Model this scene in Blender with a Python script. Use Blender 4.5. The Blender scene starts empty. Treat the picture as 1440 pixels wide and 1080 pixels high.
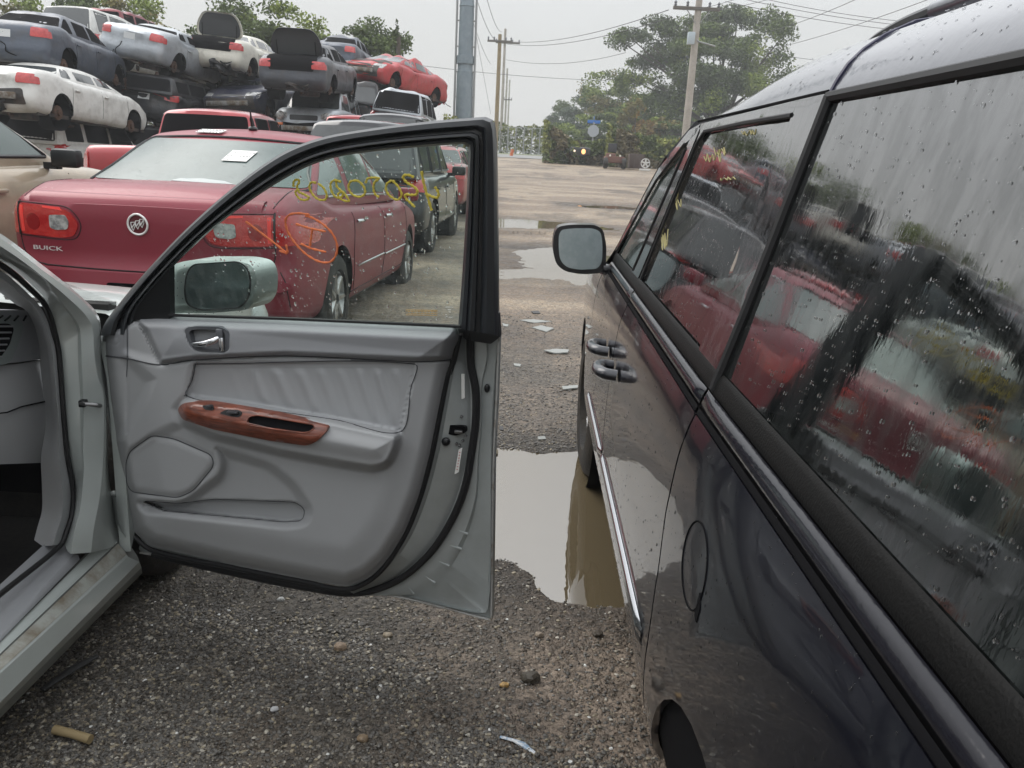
import bpy, bmesh, math, random
import numpy as np
from mathutils import Vector, Matrix
from mathutils.geometry import delaunay_2d_cdt
from mathutils.bvhtree import BVHTree
PI = math.pi
sc = bpy.context.scene
# ------------------------------------------------------------------ camera, sky, sun, exposure
PITCH, ROLL, CH, FPX = 0.2743, 0.0499, 1.348, 1130.0
R0 = Vector((1, 0, 0)); FW = Vector((0, math.cos(PITCH), -math.sin(PITCH))); U0 = R0.cross(FW)
RR = R0*math.cos(ROLL)+U0*math.sin(ROLL); UU = U0*math.cos(ROLL)-R0*math.sin(ROLL)
CAM = Vector((0, 0, CH))
cd = bpy.data.cameras.new('camera'); cam = bpy.data.objects.new('camera', cd); sc.collection.objects.link(cam)
m3 = Matrix((RR, UU, -FW)).transposed().to_4x4(); m3.translation = CAM
cam.matrix_world = m3
cd.sensor_width = 36; cd.sensor_fit = 'HORIZONTAL'; cd.lens = FPX/1440*36; cd.clip_start = .02; cd.clip_end = 3000
sc.camera = cam
SUN_EL, SUN_AZ = math.radians(52), math.radians(-60)      # azimuth measured from +Y towards +X
w = bpy.data.worlds.new('World'); sc.world = w; w.use_nodes = True
nt = w.node_tree; N = nt.nodes; L = nt.links
for n in list(N): N.remove(n)
out = N.new('ShaderNodeOutputWorld'); bg = N.new('ShaderNodeBackground'); bg.inputs[1].default_value = .1
sky = N.new('ShaderNodeTexSky'); sky.sky_type = 'NISHITA'; sky.sun_disc = False
sky.sun_elevation = SUN_EL; sky.sun_rotation = SUN_AZ; sky.dust_density = 4; sky.air_density = 1.5
tc = N.new('ShaderNodeTexCoord'); sep = N.new('ShaderNodeSeparateXYZ'); L.new(tc.outputs['Generated'], sep.inputs[0])
ramp = N.new('ShaderNodeValToRGB'); L.new(sep.outputs[2], ramp.inputs[0])      # overcast cloud layer
e = ramp.color_ramp.elements; e[0].position = 0; e[0].color = (.41, .41, .395, 1); e[1].position = 1; e[1].color = (1.2, 1.225, 1.26, 1)
q = e.new(.12); q.color = (.415, .418, .415, 1); q = e.new(.22); q.color = (.47, .476, .48, 1); q = e.new(.5); q.color = (.85, .865, .88, 1)
nz = N.new('ShaderNodeTexNoise'); nz.inputs['Scale'].default_value = 1.6; nz.inputs['Detail'].default_value = 4; L.new(tc.outputs['Generated'], nz.inputs[0])
mr = N.new('ShaderNodeMapRange'); mr.inputs[1].default_value = .3; mr.inputs[2].default_value = .7; mr.inputs[3].default_value = 9.9; mr.inputs[4].default_value = 11.2; L.new(nz.outputs[0], mr.inputs[0])
vm = N.new('ShaderNodeVectorMath'); vm.operation = 'SCALE'; L.new(ramp.outputs[0], vm.inputs[0]); L.new(mr.outputs[0], vm.inputs['Scale'])
mx = N.new('ShaderNodeMixRGB'); mx.inputs[0].default_value = .9; L.new(sky.outputs[0], mx.inputs[1]); L.new(vm.outputs[0], mx.inputs[2])
L.new(mx.outputs[0], bg.inputs[0]); L.new(bg.outputs[0], out.inputs[0])
sd_ = bpy.data.lights.new('sun', 'SUN'); sd_.energy = 1.1; sd_.angle = math.radians(45); sd_.color = (1, .97, .92)
so = bpy.data.objects.new('sun', sd_); sc.collection.objects.link(so)
sv = Vector((math.sin(SUN_AZ)*math.cos(SUN_EL), math.cos(SUN_AZ)*math.cos(SUN_EL), math.sin(SUN_EL)))
so.rotation_euler = sv.to_track_quat('Z', 'Y').to_euler()
sc.view_settings.view_transform = 'Standard'; sc.view_settings.look = 'None'; sc.view_settings.exposure = .75; sc.view_settings.gamma = 1
try:
    sc.cycles.max_bounces = 8; sc.cycles.transparent_max_bounces = 12; sc.cycles.caustics_reflective = False; sc.cycles.caustics_refractive = False
except Exception: pass

# ------------------------------------------------------------------ helpers
def ray(px, py): return FW+RR*((px-720)/FPX)-UU*((py-540)/FPX)
def onz(px, py, z): d = ray(px, py); return CAM+d*((z-CH)/d.z)
def ony(px, py, y): d = ray(px, py); return CAM+d*(y/d.y)
def onx(px, py, x): d = ray(px, py); return CAM+d*(x/d.x)
def onpl(px, py, p0, n): d = ray(px, py); return CAM+d*(((p0-CAM).dot(n))/d.dot(n))
def ss(t, a=0., b=1.):
    t = np.clip((t-a)/(b-a), 0, 1); return t*t*(3-2*t)
def lerp(a, b, t): return a+(b-a)*t
def pw(tab):
    xs = [a for a, _ in tab]; ys = [b for _, b in tab]
    return lambda x: float(np.interp(x, xs, ys))
def spw(tab, s=.12):                                   # smoothed piecewise curve
    xs = np.array([a for a, _ in tab]); ys = np.array([b for _, b in tab]); o = np.linspace(-s, s, 7)
    return lambda x: float(np.mean(np.interp(x+o, xs, ys)))
MATS = {}
def M(name, col=(.5, .5, .5), rough=.5, metal=0., spec=.5, coat=0., bump=None, var=None, alpha=1., trans=0., ior=1.45, emit=None, coatr=.03, obj=True, stretch=None):
    """Principled material; bump=(scale, distance, detail); var=(second colour, scale, low, high) mottles the base colour."""
    if name in MATS: return MATS[name]
    m = bpy.data.materials.new(name); m.use_nodes = True; t = m.node_tree; b = t.nodes['Principled BSDF']; b.distribution = 'GGX'
    I = b.inputs
    I['Base Color'].default_value = (*col, 1); I['Roughness'].default_value = rough; I['Metallic'].default_value = metal
    I['Specular IOR Level'].default_value = spec; I['Coat Weight'].default_value = coat; I['Coat Roughness'].default_value = coatr
    I['Alpha'].default_value = alpha; I['Transmission Weight'].default_value = trans; I['IOR'].default_value = ior
    if emit: I['Emission Color'].default_value = (*emit[0], 1); I['Emission Strength'].default_value = emit[1]
    if bump or var:
        g = t.nodes.new('ShaderNodeTexCoord'); mp = t.nodes.new('ShaderNodeMapping'); t.links.new(g.outputs['Object'], mp.inputs[0])
        if stretch: mp.inputs['Scale'].default_value = stretch
    if bump:
        n = t.nodes.new('ShaderNodeTexNoise'); n.inputs['Scale'].default_value = bump[0]; n.inputs['Detail'].default_value = bump[2] if len(bump) > 2 else 3
        t.links.new(mp.outputs[0], n.inputs[0])
        bp = t.nodes.new('ShaderNodeBump'); bp.inputs['Distance'].default_value = bump[1]; bp.inputs['Strength'].default_value = 1
        t.links.new(n.outputs[0], bp.inputs['Height']); t.links.new(bp.outputs[0], I['Normal'])
        if coat: t.links.new(bp.outputs[0], I['Coat Normal'])
    if var:
        n = t.nodes.new('ShaderNodeTexNoise'); n.inputs['Scale'].default_value = var[1]; n.inputs['Detail'].default_value = 6; n.inputs['Roughness'].default_value = .65
        t.links.new(mp.outputs[0], n.inputs[0])
        r = t.nodes.new('ShaderNodeMapRange'); r.inputs[1].default_value = var[2]; r.inputs[2].default_value = var[3]; t.links.new(n.outputs[0], r.inputs[0])
        x = t.nodes.new('ShaderNodeMixRGB'); x.inputs[1].default_value = (*col, 1); x.inputs[2].default_value = (*var[0], 1)
        t.links.new(r.outputs[0], x.inputs[0]); t.links.new(x.outputs[0], I['Base Color'])
    MATS[name] = m; return m
def tag(o, label=None, cat=None, group=None, kind=None):
    if label: o['label'] = label
    if cat: o['category'] = cat
    if group: o['group'] = group
    if kind: o['kind'] = kind
    return o
def empty(name, loc=(0, 0, 0), rot=(0, 0, 0)):
    o = bpy.data.objects.new(name, None); o.empty_display_size = .2; sc.collection.objects.link(o); o.location = loc; o.rotation_euler = rot; return o
def thing(name, label, cat, loc=(0, 0, 0), rot=(0, 0, 0), group=None):
    return tag(empty(name, loc, rot), label, cat, group)
def mk(name, V, Fc, mat, parent=None, smooth=True, label=None, mi=None, flat_angle=None):
    me = bpy.data.meshes.new(name); me.from_pydata([tuple(v) for v in V], [], Fc)
    mats = mat if isinstance(mat, (list, tuple)) else [mat]
    for a in mats:
        if a: me.materials.append(a)
    if mi is not None: me.polygons.foreach_set('material_index', mi)
    me.validate(); me.update()
    if smooth:
        me.polygons.foreach_set('use_smooth', [True]*len(me.polygons))
        me.set_sharp_from_angle(angle=flat_angle or math.radians(40))
    o = bpy.data.objects.new(name, me); sc.collection.objects.link(o)
    if parent: o.parent = parent
    if label: o['label'] = label
    return o
class MB:
    """collects shapes that end up as ONE mesh"""
    def __init__(s): s.V = []; s.F = []; s.mi = []; s.cur = 0
    def add(s, V, Fc):
        n = len(s.V); s.V += [Vector(v) for v in V]; s.F += [tuple(i+n for i in f) for f in Fc]; s.mi += [s.cur]*len(Fc); return s
    def xf(s, mat, n0=0):
        for i in range(n0, len(s.V)): s.V[i] = mat @ s.V[i]
        return s
    def box(s, c, d, rot=None, b=0):
        bm = bmesh.new(); bmesh.ops.create_cube(bm, size=1)
        for v in bm.verts: v.co = Vector((v.co.x*d[0], v.co.y*d[1], v.co.z*d[2]))
        if b: bmesh.ops.bevel(bm, geom=bm.edges[:], offset=b, segments=2, affect='EDGES', profile=.5)
        r = rot.to_matrix() if rot is not None else Matrix.Identity(3)
        bm.verts.ensure_lookup_table(); V = [r @ v.co + Vector(c) for v in bm.verts]
        Fc = [tuple(v.index for v in f.verts) for f in bm.faces]; bm.free(); return s.add(V, Fc)
    def tube(s, pts, r, n=8, cap=True, sq=1.):
        pts = [Vector(p) for p in pts]; k = len(pts); V = []; Fc = []; up = Vector((0, 0, 1)); pn = None
        for i, p in enumerate(pts):
            t = (pts[min(i+1, k-1)]-pts[max(i-1, 0)])
            if t.length < 1e-9: t = Vector((0, 0, 1))
            t.normalize()
            if pn is None: a = up if abs(t.z) < .9 else Vector((1, 0, 0)); pn = (a-t*a.dot(t)).normalized()
            else:
                q = pn-t*pn.dot(t); pn = q.normalized() if q.length > 1e-6 else pn
            bn = t.cross(pn); rr = r[i] if isinstance(r, (list, tuple)) else r
            for j in range(n):
                a = 2*PI*j/n; V.append(p+pn*math.cos(a)*rr*sq+bn*math.sin(a)*rr)
        for i in range(k-1):
            for j in range(n):
                Fc.append((i*n+j, i*n+(j+1) % n, (i+1)*n+(j+1) % n, (i+1)*n+j))
        if cap: Fc.append(tuple(range(n))[::-1]); Fc.append(tuple((k-1)*n+j for j in range(n)))
        return s.add(V, Fc)
    def lathe(s, prof, c=(0, 0, 0), axis='X', n=32, a0=0, a1=2*PI):      # prof: (along axis, radius)
        V = []; Fc = []; full = abs(a1-a0-2*PI) < 1e-6; m = n if full else n+1
        for (h, r) in prof:
            for j in range(m):
                a = a0+(a1-a0)*j/n; ca, sa = math.cos(a)*r, math.sin(a)*r
                p = {'X': (h, ca, sa), 'Y': (ca, h, sa), 'Z': (ca, sa, h)}[axis]; V.append(Vector(p)+Vector(c))
        for i in range(len(prof)-1):
            for j in range(n if full else n): Fc.append((i*m+j, i*m+(j+1) % m, (i+1)*m+(j+1) % m, (i+1)*m+j))
        return s.add(V, Fc)
    def ell(s, c, r, n=10, rot=None):
        V = [];Fc = []
        for i in range(n//2+1):
            th = PI*i/(n//2)
            for j in range(n):
                ph = 2*PI*j/n; v = Vector((math.sin(th)*math.cos(ph)*r[0], math.sin(th)*math.sin(ph)*r[1], math.cos(th)*r[2]))
                V.append((rot @ v if rot is not None else v)+Vector(c))
        for i in range(n//2):
            for j in range(n): Fc.append((i*n+j, i*n+(j+1) % n, (i+1)*n+(j+1) % n, (i+1)*n+j))
        return s.add(V, Fc)
    def quad(s, a, b, c, d): return s.add([a, b, c, d], [(0, 1, 2, 3)])
    def build(s, name, mat, parent=None, smooth=True, label=None, ang=None):
        return mk(name, s.V, s.F, mat, parent, smooth, label, s.mi if isinstance(mat, (list, tuple)) else None, ang)
def resample(P, n):
    P = np.array(P, float); d = np.r_[0, np.cumsum(np.linalg.norm(np.diff(P, axis=0), axis=1))]
    # smooth Catmull-Rom through the points, evaluated by arc share
    t = np.linspace(0, d[-1], n); out = []
    k = len(P)
    for a in t:
        i = min(max(np.searchsorted(d, a, side='right')-1, 0), k-2); u = (a-d[i])/(d[i+1]-d[i]+1e-12)
        p0, p1, p2, p3 = P[max(i-1, 0)], P[i], P[i+1], P[min(i+2, k-1)]
        h = d[i+1]-d[i]; m1 = (p2-p0)/(d[i+1]-d[max(i-1, 0)]+1e-12)*h; m2 = (p3-p1)/(d[min(i+2, k-1)]-d[i]+1e-12)*h
        out.append((2*u**3-3*u*u+1)*p1+(u**3-2*u*u+u)*m1+(-2*u**3+3*u*u)*p2+(u**3-u*u)*m2)
    return np.array(out)
def rcurve(P, n, closed=False, sharp=False):
    if closed: P = list(P)+[P[0]]
    if sharp:
        P = np.array(P, float); d = np.r_[0, np.cumsum(np.linalg.norm(np.diff(P, axis=0), axis=1))]; t = np.linspace(0, d[-1], n)
        return np.stack([np.interp(t, d, P[:, i]) for i in range(P.shape[1])], 1)
    return resample(P, n)
def roundpoly(P, r, n=5):
    """polygon with rounded corners (2-D); r may be a list"""
    P = [np.array(p, float) for p in P]; o = []; k = len(P)
    for i in range(k):
        a, b, c = P[i-1], P[i], P[(i+1) % k]; rr = r[i] if isinstance(r, (list, tuple)) else r
        da, dc = a-b, c-b; la, lc = np.linalg.norm(da), np.linalg.norm(dc); q = min(rr, la*.49, lc*.49)
        if q < 1e-6: o.append(b); continue
        s0 = b+da/la*q; s1 = b+dc/lc*q
        for j in range(n+1):
            t = j/n; o.append((1-t)**2*s0+2*t*(1-t)*b+t*t*s1)
    return [tuple(p) for p in o]
def sdf(poly, X, Y):
    """signed distance to polygon, positive inside"""
    P = np.array(poly, float); Q = np.roll(P, -1, 0); d = np.full(X.shape, 1e18); ins = np.zeros(X.shape, bool)
    for (ax, ay), (bx, by) in zip(P, Q):
        ex, ey = bx-ax, by-ay; wx, wy = X-ax, Y-ay
        t = np.clip((wx*ex+wy*ey)/(ex*ex+ey*ey+1e-12), 0, 1); d = np.minimum(d, (wx-ex*t)**2+(wy-ey*t)**2)
        c = ((ay > Y) != (by > Y)) & (X < (bx-ax)*(Y-ay)/((by-ay)+1e-30)+ax); ins ^= c
    d = np.sqrt(d); return np.where(ins, d, -d)
def tri_poly(poly, sp, holes=()):
    """constrained triangulation of a 2-D polygon with a regular interior grid of spacing sp"""
    def dens(P):
        P = np.array(P, float); o = []
        for i in range(len(P)):
            a, b = P[i], P[(i+1) % len(P)]; n = max(1, int(np.linalg.norm(b-a)/sp+.5))
            for j in range(n): o.append(a+(b-a)*j/n)
        return o
    loops = [dens(poly)]+[dens(h) for h in holes]
    pts = []; edges = []
    for lp in loops:
        n0 = len(pts); pts += [Vector(p) for p in lp]; edges += [(n0+i, n0+(i+1) % len(lp)) for i in range(len(lp))]
    A = np.array(poly, float); x0, y0 = A.min(0); x1, y1 = A.max(0)
    X, Y = np.meshgrid(np.arange(x0+sp*.37, x1, sp), np.arange(y0+sp*.41, y1, sp)); X = X.ravel(); Y = Y.ravel()
    s = sdf(poly, X, Y); ok = s > sp*.45
    for h in holes: ok &= sdf(h, X, Y) < -sp*.45
    pts += [Vector((a, b)) for a, b in zip(X[ok], Y[ok])]
    V, E, Fc, *_ = delaunay_2d_cdt(pts, edges, [], 0, 1e-7)
    V = np.array([tuple(v) for v in V]); c = np.array([[V[i] for i in f[:3]] for f in Fc]).mean(1)
    k = sdf(poly, c[:, 0], c[:, 1]) > 0
    for h in holes: k &= sdf(h, c[:, 0], c[:, 1]) < 0
    Fc = [tuple(f) for f, q in zip(Fc, k) if q]
    return V, Fc
def boundary(Fc):
    cnt = {}
    for f in Fc:
        for i in range(len(f)):
            a, b = f[i], f[(i+1) % len(f)]; kk = (min(a, b), max(a, b)); cnt[kk] = None if kk in cnt else (a, b)
    return [v for v in cnt.values() if v]
def sheet(name, poly, surf, mat, parent=None, sp=.03, th=.006, off=0., holes=(), label=None, smooth=True, lip=0., flip=False):
    """solid sheet: polygon in (u,v) laid on surf(u,v)->(point, outward normal), rim turned inwards by th"""
    V, Fc = tri_poly(poly, sp, holes)
    bd = boundary(Fc); bset = {i for e_ in bd for i in e_}
    P = []; Nn = []
    for (u, v) in V:
        p, n = surf(u, v); P.append(p+n*off); Nn.append(n)
    P2 = list(P); F2 = list(Fc); ids = {}
    for i in bset: ids[i] = len(P2); P2.append(P[i]-Nn[i]*th)
    for (a, b) in bd: F2.append((b, a, ids[a], ids[b]))
    # orient
    f = F2[0]; nn = (P2[f[1]]-P2[f[0]]).cross(P2[f[2]]-P2[f[0]])
    if (nn.dot(Nn[f[0]]) < 0): F2 = [tuple(reversed(q)) for q in F2]
    return mk(name, P2, F2, mat, parent, smooth, label)
def strip(name, curves, mat, parent=None, n=48, label=None, sharp=False, closed=False, flat=None):
    """lofted sheet through several 3-D curves"""
    C_ = [[Vector(p) for p in rcurve([tuple(q) for q in c], n, sharp=sharp)] for c in curves]
    V = [p for c in C_ for p in c]; Fc = []
    for i in range(len(C_)-1):
        for j in range(n-1): Fc.append((i*n+j, i*n+j+1, (i+1)*n+j+1, (i+1)*n+j))
    return mk(name, V, Fc, mat, parent, True, label, flat_angle=flat)
def text_mesh(txt, size, depth=.002, font_shear=0., bold=0., sx=1.):
    cu = bpy.data.curves.new('t', 'FONT'); cu.body = txt; cu.size = size; cu.extrude = depth; cu.shear = font_shear; cu.offset = bold; cu.align_x = 'CENTER'; cu.align_y = 'CENTER'; cu.resolution_u = 3
    o = bpy.data.objects.new('t', cu); sc.collection.objects.link(o); dg = bpy.context.evaluated_depsgraph_get(); dg.update()
    me = o.evaluated_get(dg).to_mesh(); V = [Vector((v.co.x*sx, v.co.y, v.co.z)) for v in me.vertices]; Fc = [tuple(p.vertices) for p in me.polygons]
    bpy.data.objects.remove(o); bpy.data.curves.remove(cu); return V, Fc
# ------------------------------------------------------------------ ground, puddles, gravel
def vn(x, y, seed=0):
    x = np.asarray(x, float); y = np.asarray(y, float); xi = np.floor(x).astype(np.int64); yi = np.floor(y).astype(np.int64)
    fx = x-xi; fy = y-yi; fx = fx*fx*(3-2*fx); fy = fy*fy*(3-2*fy)
    def h(a, b):
        n = (a*374761393+b*668265263+seed*974634777) & 0xffffffff; n = ((n ^ (n >> 13))*1274126177) & 0xffffffff; return ((n ^ (n >> 16)) & 0xffff)/65535.
    return (h(xi, yi)*(1-fx)+h(xi+1, yi)*fx)*(1-fy)+(h(xi, yi+1)*(1-fx)+h(xi+1, yi+1)*fx)*fy
def fbm(x, y, o=4, seed=0): return sum(vn(x*2**i, y*2**i, seed+i)*.5**i for i in range(o))/sum(.5**i for i in range(o))
def gbase(y): return np.maximum(0, np.asarray(y, float)-14)*.0297*(1-ss(np.asarray(y, float), 60, 90)*.0)
def gb(y): return float(0 if y < 14 else (min(y, 70)-14)*.0297)
def ong(px, py):                                      # pixel -> undisturbed ground
    d = ray(px, py); z = 0.
    for _ in range(40): p = CAM+d*((z-CH)/d.z) if d.z < 0 else CAM+d*60; z = .5*z+.5*gb(p.y)
    return p
PUD = [[(600, 655), (650, 638), (697, 634), (760, 640), (835, 632), (900, 640), (960, 700), (960, 850), (900, 852), (850, 842), (795, 836), (765, 808), (735, 784), (700, 778), (640, 760), (590, 700)],
       [(690, 392), (704, 378), (745, 377), (735, 366), (728, 354), (745, 350), (790, 348), (830, 352), (885, 372), (880, 395), (820, 400), (790, 393), (750, 391)],
       [(660, 305), (740, 307), (800, 313), (850, 319), (862, 324), (790, 323), (690, 323)],
       [(812, 289), (850, 288), (893, 290), (893, 295), (850, 294), (828, 293)]]
PG = [[(ong(*q).x, ong(*q).y) for q in P] for P in PUD]
PL = [float(np.mean([gb(y) for x, y in P])) for P in PG]
def gz(x, y):
    x = np.asarray(x, float); y = np.asarray(y, float)
    z = np.clip(y-14, 0, 56)*.0297
    far = ss(y, 6, 20)
    z = z+(fbm(x*1.1, y*1.1, 4, 3)-.5)*(.035+.05*far)+(fbm(x*9, y*9, 3, 9)-.5)*.016+(fbm(x*40, y*40, 2, 19)-.5)*.006
    z = z+(fbm(x*.35, y*1.6, 3, 33)-.5)*.07*far
    for P, lv in zip(PG, PL):
        s = sdf(P, x, y); sc_ = .35 if P is PG[0] else .6
        s = s+(fbm(x*6, y*6, 3, 5)-.5)*.16*(1 if P is PG[0] else 2.4)
        k = ss(s, -sc_, .04); z = z*(1-k)+(lv-.012)*k
        k = ss(s, 0, .12); z = z-.03*k
        near = (s < 0) & (s > -.7); z = np.where(near, np.maximum(z, lv-.004+ss(-s, 0, .05)*.008), z)
    return z
def axisv(parts):
    o = []
    for a, b, s in parts: o += list(np.arange(a, b, s))
    return np.array(o)
xs = np.r_[-320, -200, -120, -80, axisv([(-60, -12, 2.), (-12, -4, .4), (-4, -1.6, .12), (-1.6, 1.0, .025), (1.0, 4, .15), (4, 16, .5), (16, 60, 3)]), 60, 120, 320]
ys = np.r_[-100, -60, axisv([(-20, 0, 1.), (0, .8, .1), (.8, 4.2, .025), (4.2, 8, .05), (8, 16, .1), (16, 30, .25), (30, 60, 1), (60, 120, 5)]), 120, 200, 400]
GX, GY = np.meshgrid(xs, ys); GZ = gz(GX, GY)
nx_, ny_ = len(xs), len(ys)
Vg = np.stack([GX.ravel(), GY.ravel(), GZ.ravel()], 1)
ii = np.arange(nx_*ny_).reshape(ny_, nx_); Fg = np.stack([ii[:-1, :-1], ii[:-1, 1:], ii[1:, 1:], ii[1:, :-1]], -1).reshape(-1, 4)
me = bpy.data.meshes.new('ground'); me.from_pydata(Vg.tolist(), [], Fg.tolist()); me.polygons.foreach_set('use_smooth', [True]*len(Fg))
ground = bpy.data.objects.new('ground', me); sc.collection.objects.link(ground); tag(ground, 'wet gravel and mud yard ground with ruts and puddles', 'ground', kind='structure')
X, Y = GX.ravel(), GY.ravel()
dark = np.array([.090, .079, .064]); mud = np.array([.15, .118, .09]); tan = np.array([.31, .245, .175]); tan2 = np.array([.20, .152, .108]); grass = np.array([.10, .15, .045])
k = ss(Y+(fbm(X*1.2, Y*1.2, 3, 50)-.5)*2.2, 3.2, 9.)[:, None]
n1 = ss(fbm(X*1.6, Y*1.6, 4, 60), .38, .62)[:, None]
near = dark*(1-n1*.6)+mud*n1*.6
kr = (ss(X+(fbm(X*3, Y*3, 3, 71)-.5)*.25, -.02, .14)*(Y < 3))[:, None]; near = near*(1-kr)+mud*1.25*kr
n2 = ss(fbm(X*.45, Y*2.2, 5, 61), .38, .60)[:, None]; farc = tan*(1-n2)+tan2*n2; n4 = ss(fbm(X*.9+7, Y*.7, 5, 64), .56, .66)[:, None]; farc = farc*(1-n4*.45)
colr = near*(1-k)+farc*k
# dark strip below the parked cars on the left, grass beyond the street
kg = (ss(Y, 66, 67)*1.0)[:, None]; colr = colr*(1-kg)+grass*kg
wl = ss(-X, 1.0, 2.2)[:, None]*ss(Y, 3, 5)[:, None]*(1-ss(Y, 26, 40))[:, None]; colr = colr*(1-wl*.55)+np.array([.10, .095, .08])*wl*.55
for P in PG:
    s = sdf(P, X, Y); q = ss(s+(fbm(X*5, Y*5, 3, 90)-.5)*.35, -.42 if P is PG[0] else -1.2, -.05)[:, None]; colr = colr*(1-q*.55)
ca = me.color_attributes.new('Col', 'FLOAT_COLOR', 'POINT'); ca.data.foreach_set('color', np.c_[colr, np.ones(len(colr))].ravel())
m = bpy.data.materials.new('yard_ground'); m.use_nodes = True; t = m.node_tree; b = t.nodes['Principled BSDF']; b.distribution='GGX'
A = t.nodes.new('ShaderNodeAttribute'); A.attribute_name = 'Col'; g = t.nodes.new('ShaderNodeTexCoord')
vo = t.nodes.new('ShaderNodeTexVoronoi'); vo.inputs['Scale'].default_value = 75; t.links.new(g.outputs['Object'], vo.inputs[0])
vo2 = t.nodes.new('ShaderNodeTexVoronoi'); vo2.inputs['Scale'].default_value = 160; t.links.new(g.outputs['Object'], vo2.inputs[0])
hs = t.nodes.new('ShaderNodeSeparateColor'); t.links.new(vo.outputs['Color'], hs.inputs[0])
m1 = t.nodes.new('ShaderNodeMapRange'); m1.inputs[3].default_value = .55; m1.inputs[4].default_value = 1.55; t.links.new(hs.outputs[0], m1.inputs[0])
n3 = t.nodes.new('ShaderNodeTexNoise'); n3.inputs['Scale'].default_value = 7; n3.inputs['Detail'].default_value = 8; n3.inputs['Roughness'].default_value = .7; t.links.new(g.outputs['Object'], n3.inputs[0])
m2 = t.nodes.new('ShaderNodeMapRange'); m2.inputs[1].default_value = .3; m2.inputs[2].default_value = .7; m2.inputs[3].default_value = .65; m2.inputs[4].default_value = 1.3; t.links.new(n3.outputs[0], m2.inputs[0])
mm = t.nodes.new('ShaderNodeMath'); mm.operation = 'MULTIPLY'; t.links.new(m1.outputs[0], mm.inputs[0]); t.links.new(m2.outputs[0], mm.inputs[1])
vs = t.nodes.new('ShaderNodeVectorMath'); vs.operation = 'SCALE'; t.links.new(A.outputs['Color'], vs.inputs[0]); t.links.new(mm.outputs[0], vs.inputs['Scale'])
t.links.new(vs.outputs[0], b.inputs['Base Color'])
ad = t.nodes.new('ShaderNodeMath'); ad.operation = 'MULTIPLY_ADD'; ad.inputs[1].default_value = .5; t.links.new(vo2.outputs[0], ad.inputs[0]); t.links.new(vo.outputs[0], ad.inputs[2])
bp = t.nodes.new('ShaderNodeBump'); bp.inputs['Distance'].default_value = .008; bp.invert = True; t.links.new(ad.outputs[0], bp.inputs['Height'])
n5 = t.nodes.new('ShaderNodeTexNoise'); n5.inputs['Scale'].default_value = 3.2; n5.inputs['Detail'].default_value = 8; n5.inputs['Roughness'].default_value = .62; t.links.new(g.outputs['Object'], n5.inputs[0])
bq = t.nodes.new('ShaderNodeBump'); bq.inputs['Distance'].default_value = .11; t.links.new(n5.outputs[0], bq.inputs['Height']); t.links.new(bp.outputs[0], bq.inputs['Normal']); t.links.new(bq.outputs[0], b.inputs['Normal'])
m3_ = t.nodes.new('ShaderNodeMapRange'); m3_.inputs[1].default_value = .35; m3_.inputs[2].default_value = .65; m3_.inputs[3].default_value = .32; m3_.inputs[4].default_value = .75; t.links.new(n3.outputs[0], m3_.inputs[0]); t.links.new(m3_.outputs[0], b.inputs['Roughness'])
me.materials.append(m)
# puddle water
mw = M('puddle_water', (.12, .095, .058), .012, spec=1., ior=2.0, bump=(9, .0006, 2))
for i, (P, lv) in enumerate(zip(PG, PL)):
    A_ = np.array(P); c = A_.mean(0); P2 = [tuple(c+(a-c)*1.25) for a in A_]
    V, Fc = tri_poly(P2, .3)
    o = mk('puddle', [(x, y, lv) for x, y in V], [f if (Vector((*V[f[1]], 0))-Vector((*V[f[0]], 0))).cross(Vector((*V[f[2]], 0))-Vector((*V[f[0]], 0))).z > 0 else tuple(reversed(f)) for f in Fc], mw)
    tag(o, ['large muddy puddle beside the tyre of the dark minivan', 'pale puddle behind the minivan side mirror', 'long thin puddle across the yard', 'small far puddle in the tan dirt'][i], 'puddle', kind='structure')
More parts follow.
